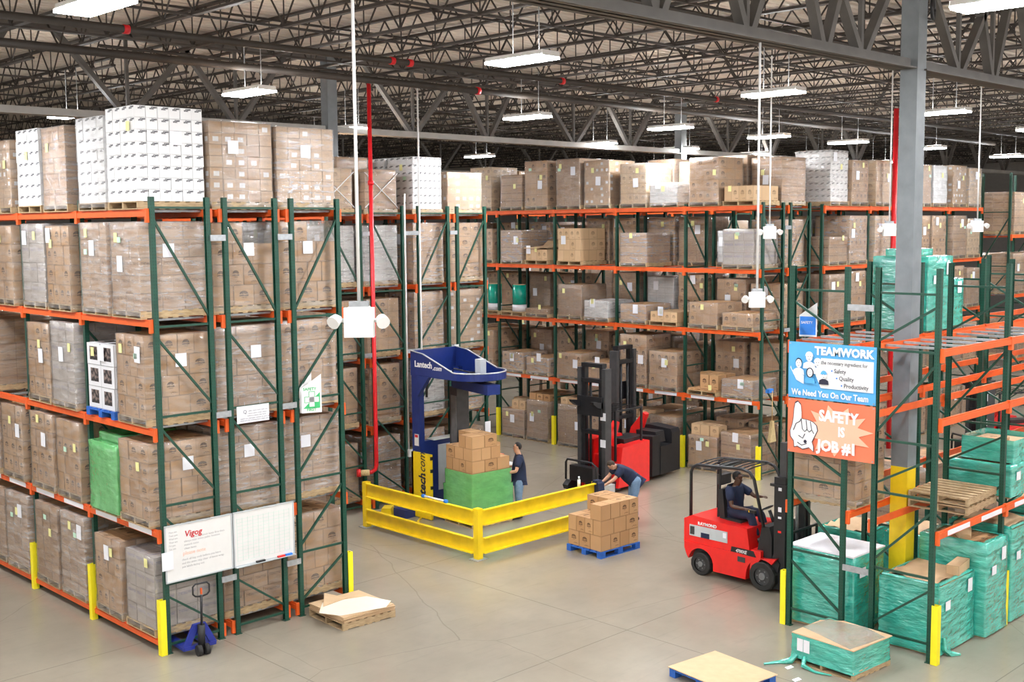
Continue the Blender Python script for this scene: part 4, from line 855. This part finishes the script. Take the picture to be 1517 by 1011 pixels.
cx_, cy_ = .3, .42; shp(t, [(cx_+(x-cx_)*1.06, cy_+(y-cy_)*1.045) for x, y in hand], 'ink', 'hand_outline', .013); shp(t, hand, 'white', 'hand_print', .016)
m = MB()
for pts in ([(.12, .38), (.17, .50), (.24, .54), (.27, .59)], [(.27, .58), (.29, .42), (.34, .38), (.38, .42)], [(.36, .575), (.38, .42), (.42, .38), (.47, .42)], [(.44, .56), (.47, .42), (.51, .36)], [(.22, .30), (.30, .26), (.34, .34)], [(.2, .18), (.28, .14), (.38, .18)]):
    m.tube([(x, y, .019) for x, y in pts], .007, 5)
m.build('hand_lines', M['ink'], t); shp(t, circ(.35, .21, .03), 'ink', 'cuff_dot', .019)
t = thing('safety_sign', 'folded white and blue sign above the teamwork banner', 'sign', (8.4, -6.50, 5.0)); t.rotation_euler = (0, 0, R(-90))
c = MB().prism([(0, 0), (.30, 0), (.30, .58), (0, .36)], 'y', -.003, .003).build('face_panel', M['white'], t, (0, 0, 0), (0, 0, R(15))); MB().prism([(.01, .03), (.28, .03), (.28, .34), (.01, .34)], 'y', -.006, -.0035).build('blue_field', M['sblue'], c)
text('SAFETY', .06, M['white'], c, (.03, -.007, .22), (R(90), 0, 0), bold=.001)
# ------------------------------------------------------------------ hanging emergency lights, conduits, standpipes
def emerg(label, x, y, z, ztop, s=1.0):
    t = thing('emergency_light', label, 'emergency light', (x, y, z), R(-45)); m = MB(); m.box(-.14*s, .14*s, -.06*s, .06*s, -.14*s, .14*s); m.build('battery_box', M['boxwhite'], t)
    MB().box(-.09*s, .09*s, -.05*s, .05*s, .15*s, .20*s).build('junction_box', M['galv'], t); MB().box(-.1*s, .1*s, -.055*s, .055*s, .14*s, .15*s).build('mount_plate', M['boxwhite'], t)
    MB().cyl((0, 0, .2*s), (0, 0, ztop-z), .017).build('conduit', M['boxwhite'], t)
    for sg, tz in ((-1, -.35), (1, .0)):
        m = MB(); m.tube([(sg*.14*s, 0, .02), (sg*.19*s, 0, .02)], .02*s, 8); m.tube([(sg*.18*s, 0, .03*s), (sg*.21*s, -.03*s, .03*s), (sg*.24*s, -.09*s, -.0*s)], [.03*s, .055*s, .065*s], 12); m.build('lamp_head', M['boxwhite'], t)
emerg('white twin-head emergency light box hanging in front of the near racks', -1.80, -7.77, 5.96, 9.42, 1.05)
emerg('white twin-head emergency light box hanging above the red sit-down forklift', 5.22, -7.76, 5.83, 9.42, .78)
emerg('small white emergency light box hanging in the middle of the back rack view', 14.28, -2.07, 6.7, 10.7)
emerg('small white emergency light box hanging just beside the grey column', 16.25, -4.0, 6.74, 10.7)
emerg('far white emergency light box hanging past the grey column', 21.0, -3.97, 6.79, 10.7)
t = thing('fire_standpipe', 'red vertical fire pipe with elbow and valve against the rack behind the rail', 'pipe'); m = MB(); m.tube([(8.30, 5.08, 10.3), (8.30, 5.08, 1.15), (8.28, 5.10, 1.04), (8.2, 5.15, .98), (8.12, 5.2, .97)], .05, 12); m.build('pipe_run', M['pipe_red'], t)
MB().cyl((8.16, 5.18, .97), (7.98, 5.3, .97), .075).build('valve', M['straw'], t); MB().cyl((7.98, 5.3, .97), (7.9, 5.35, .97), .10).build('hose_cap', M['pipe_red'], t); MB().cyl((8.30, 5.08, 7.9), (8.30, 5.08, 8.0), .07).build('coupling', M['pipe_red'], t)
pipe('far red fire pipe rising beside the grey column', [(24.1, -.05, 0), (24.1, -.05, 10.3)], .075, M['pipe_red'])
for nm, pts, l in (('conduit', [(9.82, 5.12, 10.4), (9.82, 5.12, .3)], 'white conduit running full height in front of the wrapper-side rack post'), ('conduit', [(9.42, 5.2, 7.7), (9.37, 5.14, 7.65), (9.35, 5.12, 7.5), (9.35, 5.12, 1.35)], 'white bent conduit dropping to a switch box beside the wrapper')):
    t = thing('electrical_conduit', l, 'conduit'); m = MB(); m.tube(pts, .022, 8); m.build('pipe_run', M['boxwhite'], t)
    if 'switch' in l: MB().box(9.31, 9.45, 5.05, 5.12, 1.2, 1.38).build('switch_box', M['boxwhite'], t)
# ------------------------------------------------------------------ small things round the back rack
t = thing('push_broom', 'straw broom hung by its handle on the end of the back rack', 'broom', (18.05, .22, 0)); MB().cyl((0, 0, 1.55), (0, 0, 2.4), .014).build('handle', M['wood_h'], t)
MB().prism([(-.04, 1.58), (.04, 1.58), (.06, 1.4), (.15, 1.0), (-.15, 1.0), (-.06, 1.4)], 'y', -.045, .045).build('bristles', M['straw'], t)
o = MB().box(-.12, .12, -.05, .05, 0, .1).build('broom_bracket', M['sblue'], None, (18.0, .28, 2.35)); tag(o, 'blue bracket holding the straw broom', 'bracket')
for i, (y, l) in enumerate(((9.7, 'upright teal roll of stretch film on a pallet in the back rack, full one'), (10.85, 'upright teal roll of stretch film in the back rack beside the inner corner'))):
    z = 3.95+.057; p = thing('wooden_pallet', 'wooden pallet under the %s upright teal film roll' % ('second', 'corner')[0 if i == 0 else 1], 'pallet', (18.1, y, z)); ob('planks', pallet_mesh(), p)
    t = thing('film_roll', l, 'film roll', (17.85, y, z+.132)); MB().cyl((0, 0, .22 if i == 0 else 0), (0, 0, .86), .23, 24).build('film', M['tealroll'], t); MB().cyl((0, 0, 0), (0, 0, .22), .232, 24).build('end_wrap', M['paper'], t); MB().cyl((0, 0, .86), (0, 0, .875), .2, 24).build('core_end', M['card'], t)
# open carton tray with flaps
t = thing('open_box', 'wide shallow open carton with raised flaps on the third shelf of the back rack', 'carton', (18.1, .33+2.53*3.28, 5.63+.057+.131+.37)); m = MB()
m.prism([(-.6, 0), (.3, .06), (.55, .22), (.5, .235), (.28, .08), (-.6, .02)], 'y', -.5, .5); m.build('flap', M['card'], t); m = MB(); m.prism([(-.6, 0), (.1, .14), (.6, .10), (.6, .12), (.1, .16), (-.6, .02)], 'y', -.5, -.2); m.build('flap', M['card'], t)

t = thing('fire_sign', 'narrow white sign with a red arrow on a rack post above the wrapper arm', 'sign', (11.0, 5.2, 3.45)); MB().box(0, .14, -.004, .004, 0, .42).build('plate', M['white'], t); MB().prism([(.05, .05), (.09, .05), (.09, .28), (.12, .28), (.07, .37), (.02, .28), (.05, .28)], 'y', -.007, -.004).build('arrow_print', M['rink'], t)

# ------------------------------------------------------------------ people
def skin(name, nodes, edges, root, mat, parent, sub=2):
    ks = list(nodes); me = bpy.data.meshes.new(name); me.from_pydata([nodes[k][0] for k in ks], [(ks.index(a), ks.index(b)) for a, b in edges], []); me.materials.append(mat)
    o = ob(name, me, parent); md = o.modifiers.new('Skin', 'SKIN'); md.use_smooth_shade = True
    if not me.skin_vertices: me.attributes  # layer is made with the modifier
    for i, k in enumerate(ks):
        r_ = nodes[k][1]; sv = me.skin_vertices[0].data[i]; sv.radius = r_ if isinstance(r_, tuple) else (r_, r_); sv.use_root = (k == root)
    s = o.modifiers.new('Subdivision', 'SUBSURF'); s.levels = sub; s.render_levels = sub; return o
def lerp(a, b, t): return tuple(Vector(a).lerp(Vector(b), t))
def person(label, loc, rz, J, skinm, shirt, trous, hair, scale=1.0, curl=.5):
    t = thing('person', label, 'person', loc, rz); t.scale = (scale,)*3
    hd = Vector(J['head']); fw = Vector(J['face']).normalized(); up = Vector(J.get('hup', (0, 0, 1))).normalized(); up = (up-fw*up.dot(fw)).normalized(); sd = fw.cross(up)
    N_ = {'pel': (J['pel'], .07), 'waist': (lerp(J['pel'], J['chest'], .5), .085), 'chest': (J['chest'], (.10, .12)), 'neck': (J['neck'], .055), 'jaw': (tuple(hd-up*.06+fw*.01), .066), 'head': (tuple(hd+up*.01-fw*.008), .086), 'crown': (tuple(hd+up*.075-fw*.012), .06),
          'nose': (tuple(hd+fw*.092-up*.012), .013), 'chin': (tuple(hd+fw*.06-up*.095), .03)}
    E_ = [('pel', 'waist'), ('waist', 'chest'), ('chest', 'neck'), ('neck', 'jaw'), ('jaw', 'head'), ('head', 'crown'), ('head', 'nose'), ('jaw', 'chin')]
    for s in 'LR':
        sg = 1 if s == 'L' else -1; sh, el, wr, hp, kn, an = (J[k+s] for k in ('sh', 'el', 'wr', 'hip', 'kn', 'an'))
        hdir = Vector(J['hand'+s]).normalized() if 'hand'+s in J else (Vector(wr)-Vector(el)).normalized(); w_ = Vector(wr)
        side = hdir.cross(Vector((0, 0, 1))); side = side.normalized() if side.length > .1 else Vector((1, 0, 0)); palm = side.cross(hdir).normalized()
        if palm.z > 0: palm = -palm
        N_.update({'sh'+s: (sh, .058), 'um'+s: (lerp(sh, el, .5), .05), 'el'+s: (el, .041), 'fm'+s: (lerp(el, wr, .4), .040), 'wr'+s: (wr, .026), 'pa'+s: (tuple(w_+hdir*.055), (.038, .018)),
                   'hip'+s: (hp, .055), 'th'+s: (lerp(hp, kn, .5), .06), 'kn'+s: (kn, .05), 'ca'+s: (lerp(kn, an, .35), .048), 'an'+s: (an, .036)})
        E_ += [('chest', 'sh'+s), ('sh'+s, 'um'+s), ('um'+s, 'el'+s), ('el'+s, 'fm'+s), ('fm'+s, 'wr'+s), ('wr'+s, 'pa'+s), ('pel', 'hip'+s), ('hip'+s, 'th'+s), ('th'+s, 'kn'+s), ('kn'+s, 'ca'+s), ('ca'+s, 'an'+s)]
        for i, L_ in enumerate((.062, .072, .068, .054)):
            k0 = w_+hdir*.095+side*(i-1.5)*.019; k1 = k0+hdir*L_*.55+palm*L_*.3*curl*1.3; k2 = k1+hdir*L_*.25+palm*L_*.55*curl*1.4
            for nm, p, r_ in (('k', k0, .0095), ('m', k1, .0085), ('t', k2, .0075)): N_[nm+s+str(i)] = (tuple(p), r_)
            E_ += [('pa'+s, 'k'+s+str(i)), ('k'+s+str(i), 'm'+s+str(i)), ('m'+s+str(i), 't'+s+str(i))]
        tb = w_+hdir*.03-side*.034*sg; N_['tb'+s] = (tuple(tb), .012); N_['tt'+s] = (tuple(tb+hdir*.035-side*.02*sg+palm*.02), .010); E_ += [('wr'+s, 'tb'+s), ('tb'+s, 'tt'+s)]
    skin('body', N_, E_, 'pel', skinm, t)
    ch = Vector(J['chest']); pl = Vector(J['pel']); sp = (ch-pl).normalized()
    C_ = {'pel': (tuple(pl-sp*.01), (.155, .185)), 'hem': (tuple(pl-sp*.09), (.135, .165)), 'waist': (lerp(J['pel'], J['chest'], .5), (.150, .18)), 'chest': (J['chest'], (.165, .20)), 'nb': (lerp(J['chest'], J['neck'], .75), .10)}
    E2 = [('hem', 'pel'), ('pel', 'waist'), ('waist', 'chest'), ('chest', 'nb')]
    for s in 'LR':
        C_['sh'+s] = (J['sh'+s], .092); C_['um'+s] = (lerp(J['sh'+s], J['el'+s], .38), .088); C_['sl'+s] = (lerp(J['sh'+s], J['el'+s], .75), .082); E2 += [('chest', 'sh'+s), ('sh'+s, 'um'+s), ('um'+s, 'sl'+s)]
    skin('shirt', C_, E2, 'pel', shirt, t)
    T_ = {'pel': (tuple(pl), (.145, .17)), 'top': (tuple(pl+sp*.08), (.13, .155))}; E3 = [('top', 'pel')]
    for s in 'LR':
        T_.update({'hip'+s: (lerp(J['hip'+s], J['pel'], .15), .135), 'th'+s: (lerp(J['hip'+s], J['kn'+s], .5), .108), 'kn'+s: (J['kn'+s], .086), 'ca'+s: (lerp(J['kn'+s], J['an'+s], .45), .08), 'an'+s: (lerp(J['kn'+s], J['an'+s], .95), .072)})
        E3 += [('pel', 'hip'+s), ('hip'+s, 'th'+s), ('th'+s, 'kn'+s), ('kn'+s, 'ca'+s), ('ca'+s, 'an'+s)]
        a = Vector(J['an'+s]); d_ = Vector(J['toe'+s])-a; d_.z = 0; d_.normalize(); m = MB(); z = a.z-.055
        m.tube([tuple(a-d_*.06+Vector((0, 0, -.03))), tuple(a+d_*.02+Vector((0, 0, -.03))), tuple(a+d_*.12+Vector((0, 0, -.045))), tuple(a+d_*.19+Vector((0, 0, -.055)))], [.035, .05, .045, .03], 10); m.build('shoe', M['shoe'], t)
    skin('trousers', T_, E3, 'pel', trous, t)
    # hair cap and facial features
    m = MB(); Rm = Matrix((sd, fw, up)).transposed(); vs, fs, n, k = [], [], 16, 7
    for j in range(k+1):
        for i in range(n):
            a = 2*math.pi*i/n; fr = math.sin(a); c0 = .62 if fr > .5 else (.15 if fr > .0 else -.55); p0 = math.asin(c0); ph = p0+(math.pi/2-.02-p0)*j/k
            v = Vector((.083*math.cos(a)*math.cos(ph), .094*math.sin(a)*math.cos(ph)-.012, .102*math.sin(ph)+.02)); vs.append(tuple(hd+Rm @ v))
    m.add(vs, [(j*n+i, j*n+(i+1) % n, (j+1)*n+(i+1) % n, (j+1)*n+i) for j in range(k) for i in range(n)]+[tuple(k*n+i for i in range(n))], smooth=True); m.build('hair', hair, t)
    for sg in (-1, 1):
        MB().ell(hd+fw*.078+sd*sg*.031+up*.015, (.010, .010, .007)).build('eye', M['hair_b'], t); MB().ell(hd+sd*sg*.086-up*.005-fw*.005, (.014, .018, .03)).build('ear', skinm, t)
    MB().bar(hd+fw*.083-up*.052-sd*.022, hd+fw*.083-up*.052+sd*.022, .008).build('mouth', M['rink'] if skinm is M['skin'] else M['skin_d'], t)
    return t
def base(ht=1.78):
    return dict(pel=(0, 0, .98), chest=(0, .01, 1.32), neck=(0, .0, 1.50), head=(0, .03, 1.64), face=(0, 1, 0), shL=(-.18, 0, 1.42), shR=(.18, 0, 1.42), hipL=(-.09, 0, .92), hipR=(.09, 0, .92), knL=(-.10, .02, .50), knR=(.10, .02, .50), anL=(-.11, -.01, .10), anR=(.11, -.01, .10), toeL=(-.12, .2, .0), toeR=(.12, .2, 0))
# local +y is the facing direction, +x the person's right-hand side
J = base(); J.update(elL=(-.30, .08, 1.16), wrL=(-.16, .30, 1.10), elR=(.30, -.02, 1.14), wrR=(.24, .22, 1.17), handR=(-.3, .6, .5), face=(-.05, 1, .12), head=(0, .04, 1.66))
person('man in navy T-shirt and jeans standing behind the green-wrapped load', (10.22, 2.10, 0), R(48), J, M['skin'], M['navy'], M['jeans'], M['hair_b'], 1.03)
J = dict(pel=(0, -.08, .94), chest=(0, .20, 1.18), neck=(0, .34, 1.28), head=(0, .45, 1.30), face=(0, .55, -.8), hup=(0, .8, .55), shL=(-.19, .28, 1.22), shR=(.19, .28, 1.22), elL=(-.24, .46, 1.03), wrL=(-.20, .66, .90), elR=(.24, .44, 1.0), wrR=(.14, .62, .90),
         hipL=(-.09, -.12, .88), hipR=(.09, -.12, .88), knL=(-.11, -.02, .48), knR=(.11, -.06, .48), anL=(-.12, -.1, .10), anR=(.12, -.14, .10), toeL=(-.13, .1, 0), toeR=(.13, .1, 0))
person('man in navy T-shirt and jeans bending over a white container at the rail end', (11.86, .06, 0), R(58), J, M['skin'], M['navy'], M['jeans'], M['hair'], 1.03)
J = dict(pel=(0, -.10, 1.24), chest=(0, -.12, 1.56), neck=(0, -.08, 1.74), head=(.0, -.05, 1.88), face=(-.25, 1, .1), shL=(-.2, -.10, 1.66), shR=(.2, -.10, 1.66), elL=(-.27, .16, 1.50), wrL=(-.14, .40, 1.56), elR=(.29, .02, 1.38), wrR=(.22, .26, 1.36), handR=(-.2, .9, 0),
         hipL=(-.1, -.06, 1.22), hipR=(.1, -.06, 1.22), knL=(-.15, .36, 1.24), knR=(.17, .36, 1.24), anL=(-.15, .50, .84), anR=(.17, .50, .84), toeL=(-.15, .75, .7), toeR=(.17, .75, .7))
person('forklift driver in navy shirt and trousers seated in the red sit-down forklift', (10.05, -4.22, 0), R(180), J, M['skin_d'], M['navy'], M['navyp'], M['hair_b'], 1.04)
o = thing('barcode_scanner', 'black and yellow hand scanner held by the forklift driver', 'scanner', (9.83, -4.66, 1.36)); MB().box(-.03, .03, -.07, .05, .0, .06).build('body', M['black'], o); MB().cyl((0, .04, .03), (0, .075, .03), .03).build('yellow_cap', M['yellow'], o)
t = thing('folded_jacket', 'navy jacket draped over the end of the yellow guard rail', 'jacket', (10.86, .2, 0)); m = MB(); m.prism([(-.14, .42), (.12, .40), (.10, 1.0), (.06, 1.11), (-.08, 1.11), (-.12, 1.0)], 'x', -.10, .06); m.prism([(-.18, .5), (-.14, .42), (-.10, 1.08), (-.13, 1.05)], 'x', -.12, .08); m.build('cloth', M['navy'], t)
o = MB().box(-.1, .1, -.08, .08, 0, .26).build('white_container', M['white'], None, (11.42, .32, .64)); tag(o, 'white plastic container handled by the bending man', 'container')
t = thing('folding_table', 'small grey table at the rail end under the white container', 'table', (11.42, .38, 0)); MB().box(-.28, .28, -.22, .22, .60, .635).build('table_top', M['mgrey'], t)
for x in (-.24, .24):
    for y in (-.18, .18): MB().box(x-.015, x+.015, y-.015, y+.015, 0, .6).build('leg', M['dgrey'], t)
t = thing('spray_bottle', 'white spray bottle standing on the guard rail near its end', 'bottle', (10.25, .22, 1.05)); MB().cyl((0, 0, 0), (0, 0, .16), .035).build('bottle', M['white'], t); MB().cyl((0, 0, .16), (0, 0, .23), .02).build('nozzle', M['lgrey'], t)
# ------------------------------------------------------------------ sit-down forklift (forward is local +x)
t = thing('forklift', 'red sit-down counterbalance forklift with black overhead guard and driver', 'forklift', (10.05, -4.40, 0), R(-90))
def arch(cx, r_, a0, a1, n=10): return [(cx+r_*math.cos(R(a0+(a1-a0)*i/n)), .24+r_*math.sin(R(a0+(a1-a0)*i/n))) for i in range(n+1)]
side = [(-1.12, .50), (-1.05, .34)]+arch(-.72, .30, 170, 10)+[(-.42, .14), (.33, .14)]+arch(.70, .36, 175, 55)+[(1.0, .66), (.60, .60), (.2, .62), (-1.12, .62)]
for s in (-1, 1): MB().prism(side, 'y', s*.54, s*.40).build('side_skirt', M['red'], t)
MB().prism([(-1.08, .3), (.9, .3), (.9, .6), (-1.08, .6)], 'y', -.40, .40).build('chassis', M['dgrey'], t)
MB().prism([(-1.14, .60), (-.02, .60), (-.02, 1.12), (-.95, 1.17), (-1.14, 1.08)], 'y', -.52, .52).build('battery_hood', M['red'], t)
for s in (-1, 1):
    MB().box(-1.0, -.10, s*.525-.006, s*.525+.006, .76, .98).build('battery_panel', M['lgrey'], t)
    MB().box(-.98, -.88, s*.535-.004, s*.535+.004, .79, .95).build('panel_vent', M['dgrey'], t); MB().box(-.20, -.12, s*.535-.003, s*.535+.003, .85, .95).build('panel_paper', M['paper'], t); MB().box(-.72, -.52, s*.535-.003, s*.535+.003, .76, .86).build('panel_decal', M['navy'], t)
text('RAYMOND', .085, M['white'], t, (-.80, -.528, 1.005), (R(90), 0, 0), bold=.003, sx=1.05)
m = MB(); m.prism([(-.02, .58), (.42, .58), (.34, 1.12), (-.02, 1.12)], 'y', -.52, .52); m.build('front_cowl', M['red'], t)
MB().prism([(-.02, .61), (.56, .61), (.50, .72), (.0, .72)], 'y', -.535, -.52).build('model_plate', M['black'], t); text('4700XE', .085, M['white'], t, (.10, -.538, .635), (R(90), 0, 0), bold=.002, sx=.9, shear=.25)
MB().prism([(.42, .28), (.66, .60), (.66, .74), (.44, .74)], 'y', -.53, .53).build('step_well', M['red'], t); MB().box(.15, .32, -.548, -.54, .46, .56).build('step_grille', M['dgrey'], t)
MB().prism([(.50, .60), (.84, .60), (.84, 1.02), (.78, 1.22), (.62, 1.22)], 'y', -.44, .44).build('front_dash', M['black'], t)
m = MB(); m.tube([(.62, 0, 1.15), (.50, 0, 1.42)], .035, 8); m.build('steering_column', M['black'], t)
m = MB(); m.tube([(.45+.075*math.cos(a)*1.0+.0, .16*math.sin(a), 1.46+.05*math.cos(a)) for a in [i*math.pi/8 for i in range(17)]], .013, 6, False); m.build('steering_wheel', M['black'], t)
m = MB(); m.box(-.48, .02, -.25, .25, 1.10, 1.16); m.prism([(-.48, 1.12), (-.36, 1.12), (-.42, 1.72), (-.54, 1.70)], 'y', -.24, .24); m.build('seat', M['rubber'], t); MB().box(-.62, -.5, -.16, .16, 1.78, 1.98).build('guard_headrest', M['dgrey'], t)
for s in (-1, 1):
    m = MB(); m.tube([(-1.02, s*.46, 1.12), (-1.02, s*.46, 2.02), (-.98, s*.455, 2.12), (-.88, s*.45, 2.18), (.15, s*.43, 2.24), (.32, s*.42, 2.20), (.42, s*.42, 2.08), (.66, s*.44, 1.2)], .032, 8); m.build('overhead_guard_post', M['black'], t)
for i in range(9):
    x = -.88+i*.14; m = MB(); m.tube([(x, -.44, 2.19+.004*i), (x+.05, -.2, 2.235+.004*i), (x+.05, .2, 2.235+.004*i), (x, .44, 2.19+.004*i)], .014, 6); m.build('overhead_guard_bar', M['black'], t)
MB().box(-.56, -.44, -.45, .45, 2.14, 2.20).build('guard_crossmember', M['dgrey'], t)
m = MB(); m.tube([(-.50, -.2, 2.15), (-.55, -.2, 1.1)], .025, 6); m.build('headrest_post', M['black'], t)
for (x, r_) in ((-.72, .225), (.70, .275)):
    for s in (-1, 1):
        m = MB(); y0, y1 = (s*.56, s*.36); n = 28; vs = []
        for (rr, yy) in ((r_*.62, y0), (r_*.93, y0), (r_, y0*.97), (r_, y1), (r_*.93, y1)):
            for i in range(n): vs.append((x+(rr*(1.03 if i % 2 and rr == r_ else 1))*math.cos(2*math.pi*i/n), yy, r_+rr*math.sin(2*math.pi*i/n)))
        m.add(vs, [(k*n+i, k*n+(i+1) % n, (k+1)*n+(i+1) % n, (k+1)*n+i) for k in range(4) for i in range(n)])
        wl = m.build('wheel', M['rubber'], t); m = MB(); m.cyl((x, s*.53, r_), (x, s*.40, r_), r_*.63, 20); m.build('rim', M['dgrey'], wl)
        m = MB(); m.cyl((x, s*.555, r_), (x, s*.50, r_), r_*.25, 12); [m.cyl((x+.4*r_*math.cos(a), s*.54, r_+.4*r_*math.sin(a)), (x+.4*r_*math.cos(a), s*.52, r_+.4*r_*math.sin(a)), .015, 6) for a in [i*math.pi/3 for i in range(6)]]; m.build('hub', M['mgrey'], wl)
for s in (-1, 1):
    MB().prism([(.88, s*.40-.04), (1.12, s*.40-.04), (1.12, s*.40+.04), (.88, s*.40+.04)], 'z', .06, 2.2).build('outer_mast', M['black'], t); MB().box(.94, 1.08, s*.32-.035, s*.32+.035, .1, 2.85).build('inner_mast', M['dgrey'], t)
    MB().cyl((.98, s*.2, .3), (.98, s*.2, 2.6), .03).build('lift_cylinder', M['galv'], t); MB().cyl((.62, s*.38, .55), (1.02, s*.38, .72), .05).build('tilt_cylinder', M['black'], t)
    MB().prism([(.72, .40), (1.0, .40), (1.03, .56), (.95, .66), (.72, .62)], 'y', s*.44-.03, s*.44+.03).build('mast_bracket', M['black'], t)
m = MB(); [m.box(.92, 1.08, -.38, .38, z, z+.09) for z in (.5, 1.6, 2.1)]; m.box(.95, 1.07, -.33, .33, 2.74, 2.84); m.build('mast_crossmember', M['black'], t)
MB().box(.80, 1.14, -.46, .46, 2.02, 2.07).build('mast_top_plate', M['black'], t)
m = MB(); m.box(1.24, 1.28, -.45, .45, .15, .22); m.box(1.24, 1.28, -.45, .45, .5, .57); [m.box(1.24, 1.28, y-.015, y+.015, .2, 1.2) for y in (-.44, -.22, 0, .22, .44)]; m.box(1.24, 1.28, -.45, .45, 1.18, 1.22); m.build('load_backrest', M['black'], t)
for s in (-1, 1): MB().prism([(1.28, .06), (2.2, .06), (2.2, .075), (1.33, .11), (1.33, .6), (1.28, .6)], 'y', s*.25-.05, s*.25+.05).build('fork', M['dgrey'], t)
for z, h, mt in ((1.95, .06, 'paper'), (1.55, .09, 'paper'), (1.42, .04, 'paper'), (1.15, .04, 'red')): MB().box(.97, 1.04, -.444, -.441, z, z+h).build('mast_label', M[mt], t)
# ------------------------------------------------------------------ reach trucks (forward is local +x)
def reach(label, x, y, rz, H, bm='red', guard=True):
    t = thing('reach_truck', label, 'reach truck', (x, y, 0), rz)
    MB().prism([(-1.0, .12), (.1, .12), (.25, .3), (.2, 1.28), (-.25, 1.36), (-.95, 1.30), (-1.0, 1.2)], 'y', -.66, -.25).build('body', M[bm], t)
    MB().prism([(-1.0, .12), (.2, .12), (.2, .9), (-1.0, .9)], 'y', -.25, .30).build('battery_case', M[bm], t)
    MB().prism([(-.1, .9), (.2, .9), (.1, 1.3), (-.3, 1.75), (-.4, 1.70)], 'y', -.02, .14).build('display_tower', M['red'], t)
    MB().prism([(-.95, 1.0), (-.3, 1.0), (-.25, 1.3), (-.9, 1.3)], 'y', .0, .40).build('operator_pad', M['black'], t)
    MB().prism([(-.98, .12), (.3, .12), (.12, 1.16), (-.98, 1.22)], 'y', .30, .68).build('side_body', M[bm], t)
    for s in (-1, 1):
        if guard: [MB().box(px-.025, px+.025, s*.5-.025, s*.5+.025, .8, 2.1).build('guard_post', M['black'], t) for px in (-.85, .2)]
        MB().prism([(.1, .05), (1.0, .05), (1.05, .16), (.9, .28), (.1, .28)], 'y', s*.5-.09, s*.5+.09).build('outrigger', M['black'], t); MB().cyl((.88, s*.5-.05, .11), (.88, s*.5+.05, .11), .11).build('outrigger_wheel', M['rubber'], t)
        MB().box(.34, .58, s*.42-.06, s*.42+.06, .1, H-.12).build('outer_mast', M['dgrey'], t); MB().box(.40, .54, s*.30-.05, s*.30+.05, .15, H).build('inner_mast', M['black'], t)
        MB().cyl((.42, s*.16, .3), (.42, s*.16, H-.5), .035).build('lift_cylinder', M['black'], t)
    if guard: m = MB(); [m.bar((-.88+i*.22, -.5, 2.1), (-.88+i*.22, .5, 2.1), .02) for i in range(6)]; m.bar((-.88, -.5, 2.1), (.22, -.5, 2.1), .045); m.bar((-.88, .5, 2.1), (.22, .5, 2.1), .045); m.build('overhead_guard_frame', M['black'], t)
    m = MB(); [m.box(.36, .56, -.44, .44, z, z+.1) for z in (.35, 1.5, H-.5)]; m.box(.38, .56, -.36, .36, H-.1, H); m.build('mast_crossmember', M['black'], t)
    m = MB(); m.prism([(.60, 2.2), (.8, 2.26), (.95, 2.36), (.97, 2.42), (.8, 2.40), (.60, 2.36)], 'y', -.42, -.30); m.prism([(.60, 2.2), (.8, 2.26), (.95, 2.36), (.97, 2.42), (.8, 2.40), (.60, 2.36)], 'y', .30, .42); m.box(.6, .66, -.42, .42, 2.0, 2.5); m.build('fork_carriage', M['black'], t)
    for s in (-1, 1): MB().prism([(.62, .06), (1.75, .05), (1.75, .07), (.67, .11), (.67, .6), (.62, .6)], 'y', s*.22-.05, s*.22+.05).build('fork', M['dgrey'] if s > 0 else M['red'], t)
    m = MB(); m.tube([(.95, -.56, .3), (.95, -.56, .75), (1.0, -.45, .85), (1.0, .4, .85), (.95, .5, .75), (.95, .5, .3)], .03, 8); m.box(.75, .98, -.4, .4, .3, .7); m.build('front_bumper', M['black'], t)
    for a, b, z in ((.32, -.42, 1.9), (.32, -.42, 1.2)): MB().box(.585, .59, a, a+.18, z, z+.2).build('mast_label', M['paper'], t)
    m = MB(); m.box(-.5, -.3, -.605, -.60, .85, .93); m.box(-.2, -.05, -.605, -.60, .7, .76); m.build('body_decal', M['white'], t)
    return t
reach('red and black reach truck with tall double mast beside the bending man', 14.1, 2.75, R(180), 3.35)
reach('second reach truck parked behind the first, its mast taller', 16.1, 3.35, R(95), 3.55, 'black', False)
reach('far reach truck glimpsed through the empty rack frames', 24.0, -3.3, R(150), 2.6)
for x, y, l, rz in ((12.5, 5.15, 'white paper sign taped to the corner rack post behind the wrapper load', 0),):
    o = MB().box(-.1, .1, -.003, .003, 0, .38).build('paper_notice', M['paper'], None, (12.14, 5.2, 1.35)); tag(o, l, 'paper')
o = MB().prism([(-.14, 0), (.14, 0), (.10, .3), (-.10, .3)], 'x', -.14, .14).build('orange_bin', M['orange'], None, (12.3, 5.0, .55)); tag(o, 'small orange bin on a stand at the inner rack corner', 'bin')
t = thing('bin_stand', 'grey stand under the small orange bin at the inner rack corner', 'stand', (12.3, 5.0, 0)); MB().box(-.15, .15, -.15, .15, 0, .548).build('pedestal', M['mgrey'], t)
for i, (x, y) in enumerate(((6.55, -7.55), (6.2, -7.9))):
    o = MB().prism([(-.09, -.03), (.06, -.05), (.1, .03), (-.05, .05)], 'z', 0, .002).build('paper_scrap', M['paper'], None, (x, y, .001)); tag(o, 'white scrap of paper on the floor by the low teal pallet, '+('nearer the pallet', 'farther from it')[i], 'paper scrap')


# ------------------------------------------------------------------ turn lettering into meshes, check label lengths
bpy.context.view_layer.update(); dg = bpy.context.evaluated_depsgraph_get()
new = [(o, m_, bpy.data.meshes.new_from_object(o.evaluated_get(dg))) for o, m_ in TEXTS]
for o, m_, me in new:
    n, p, l, r_, s_ = o.name, o.parent, tuple(o.location), tuple(o.rotation_euler), tuple(o.scale); bpy.data.objects.remove(o)
    me.materials.clear(); me.materials.append(m_); ob('lettering', me, p, l, r_, s_)
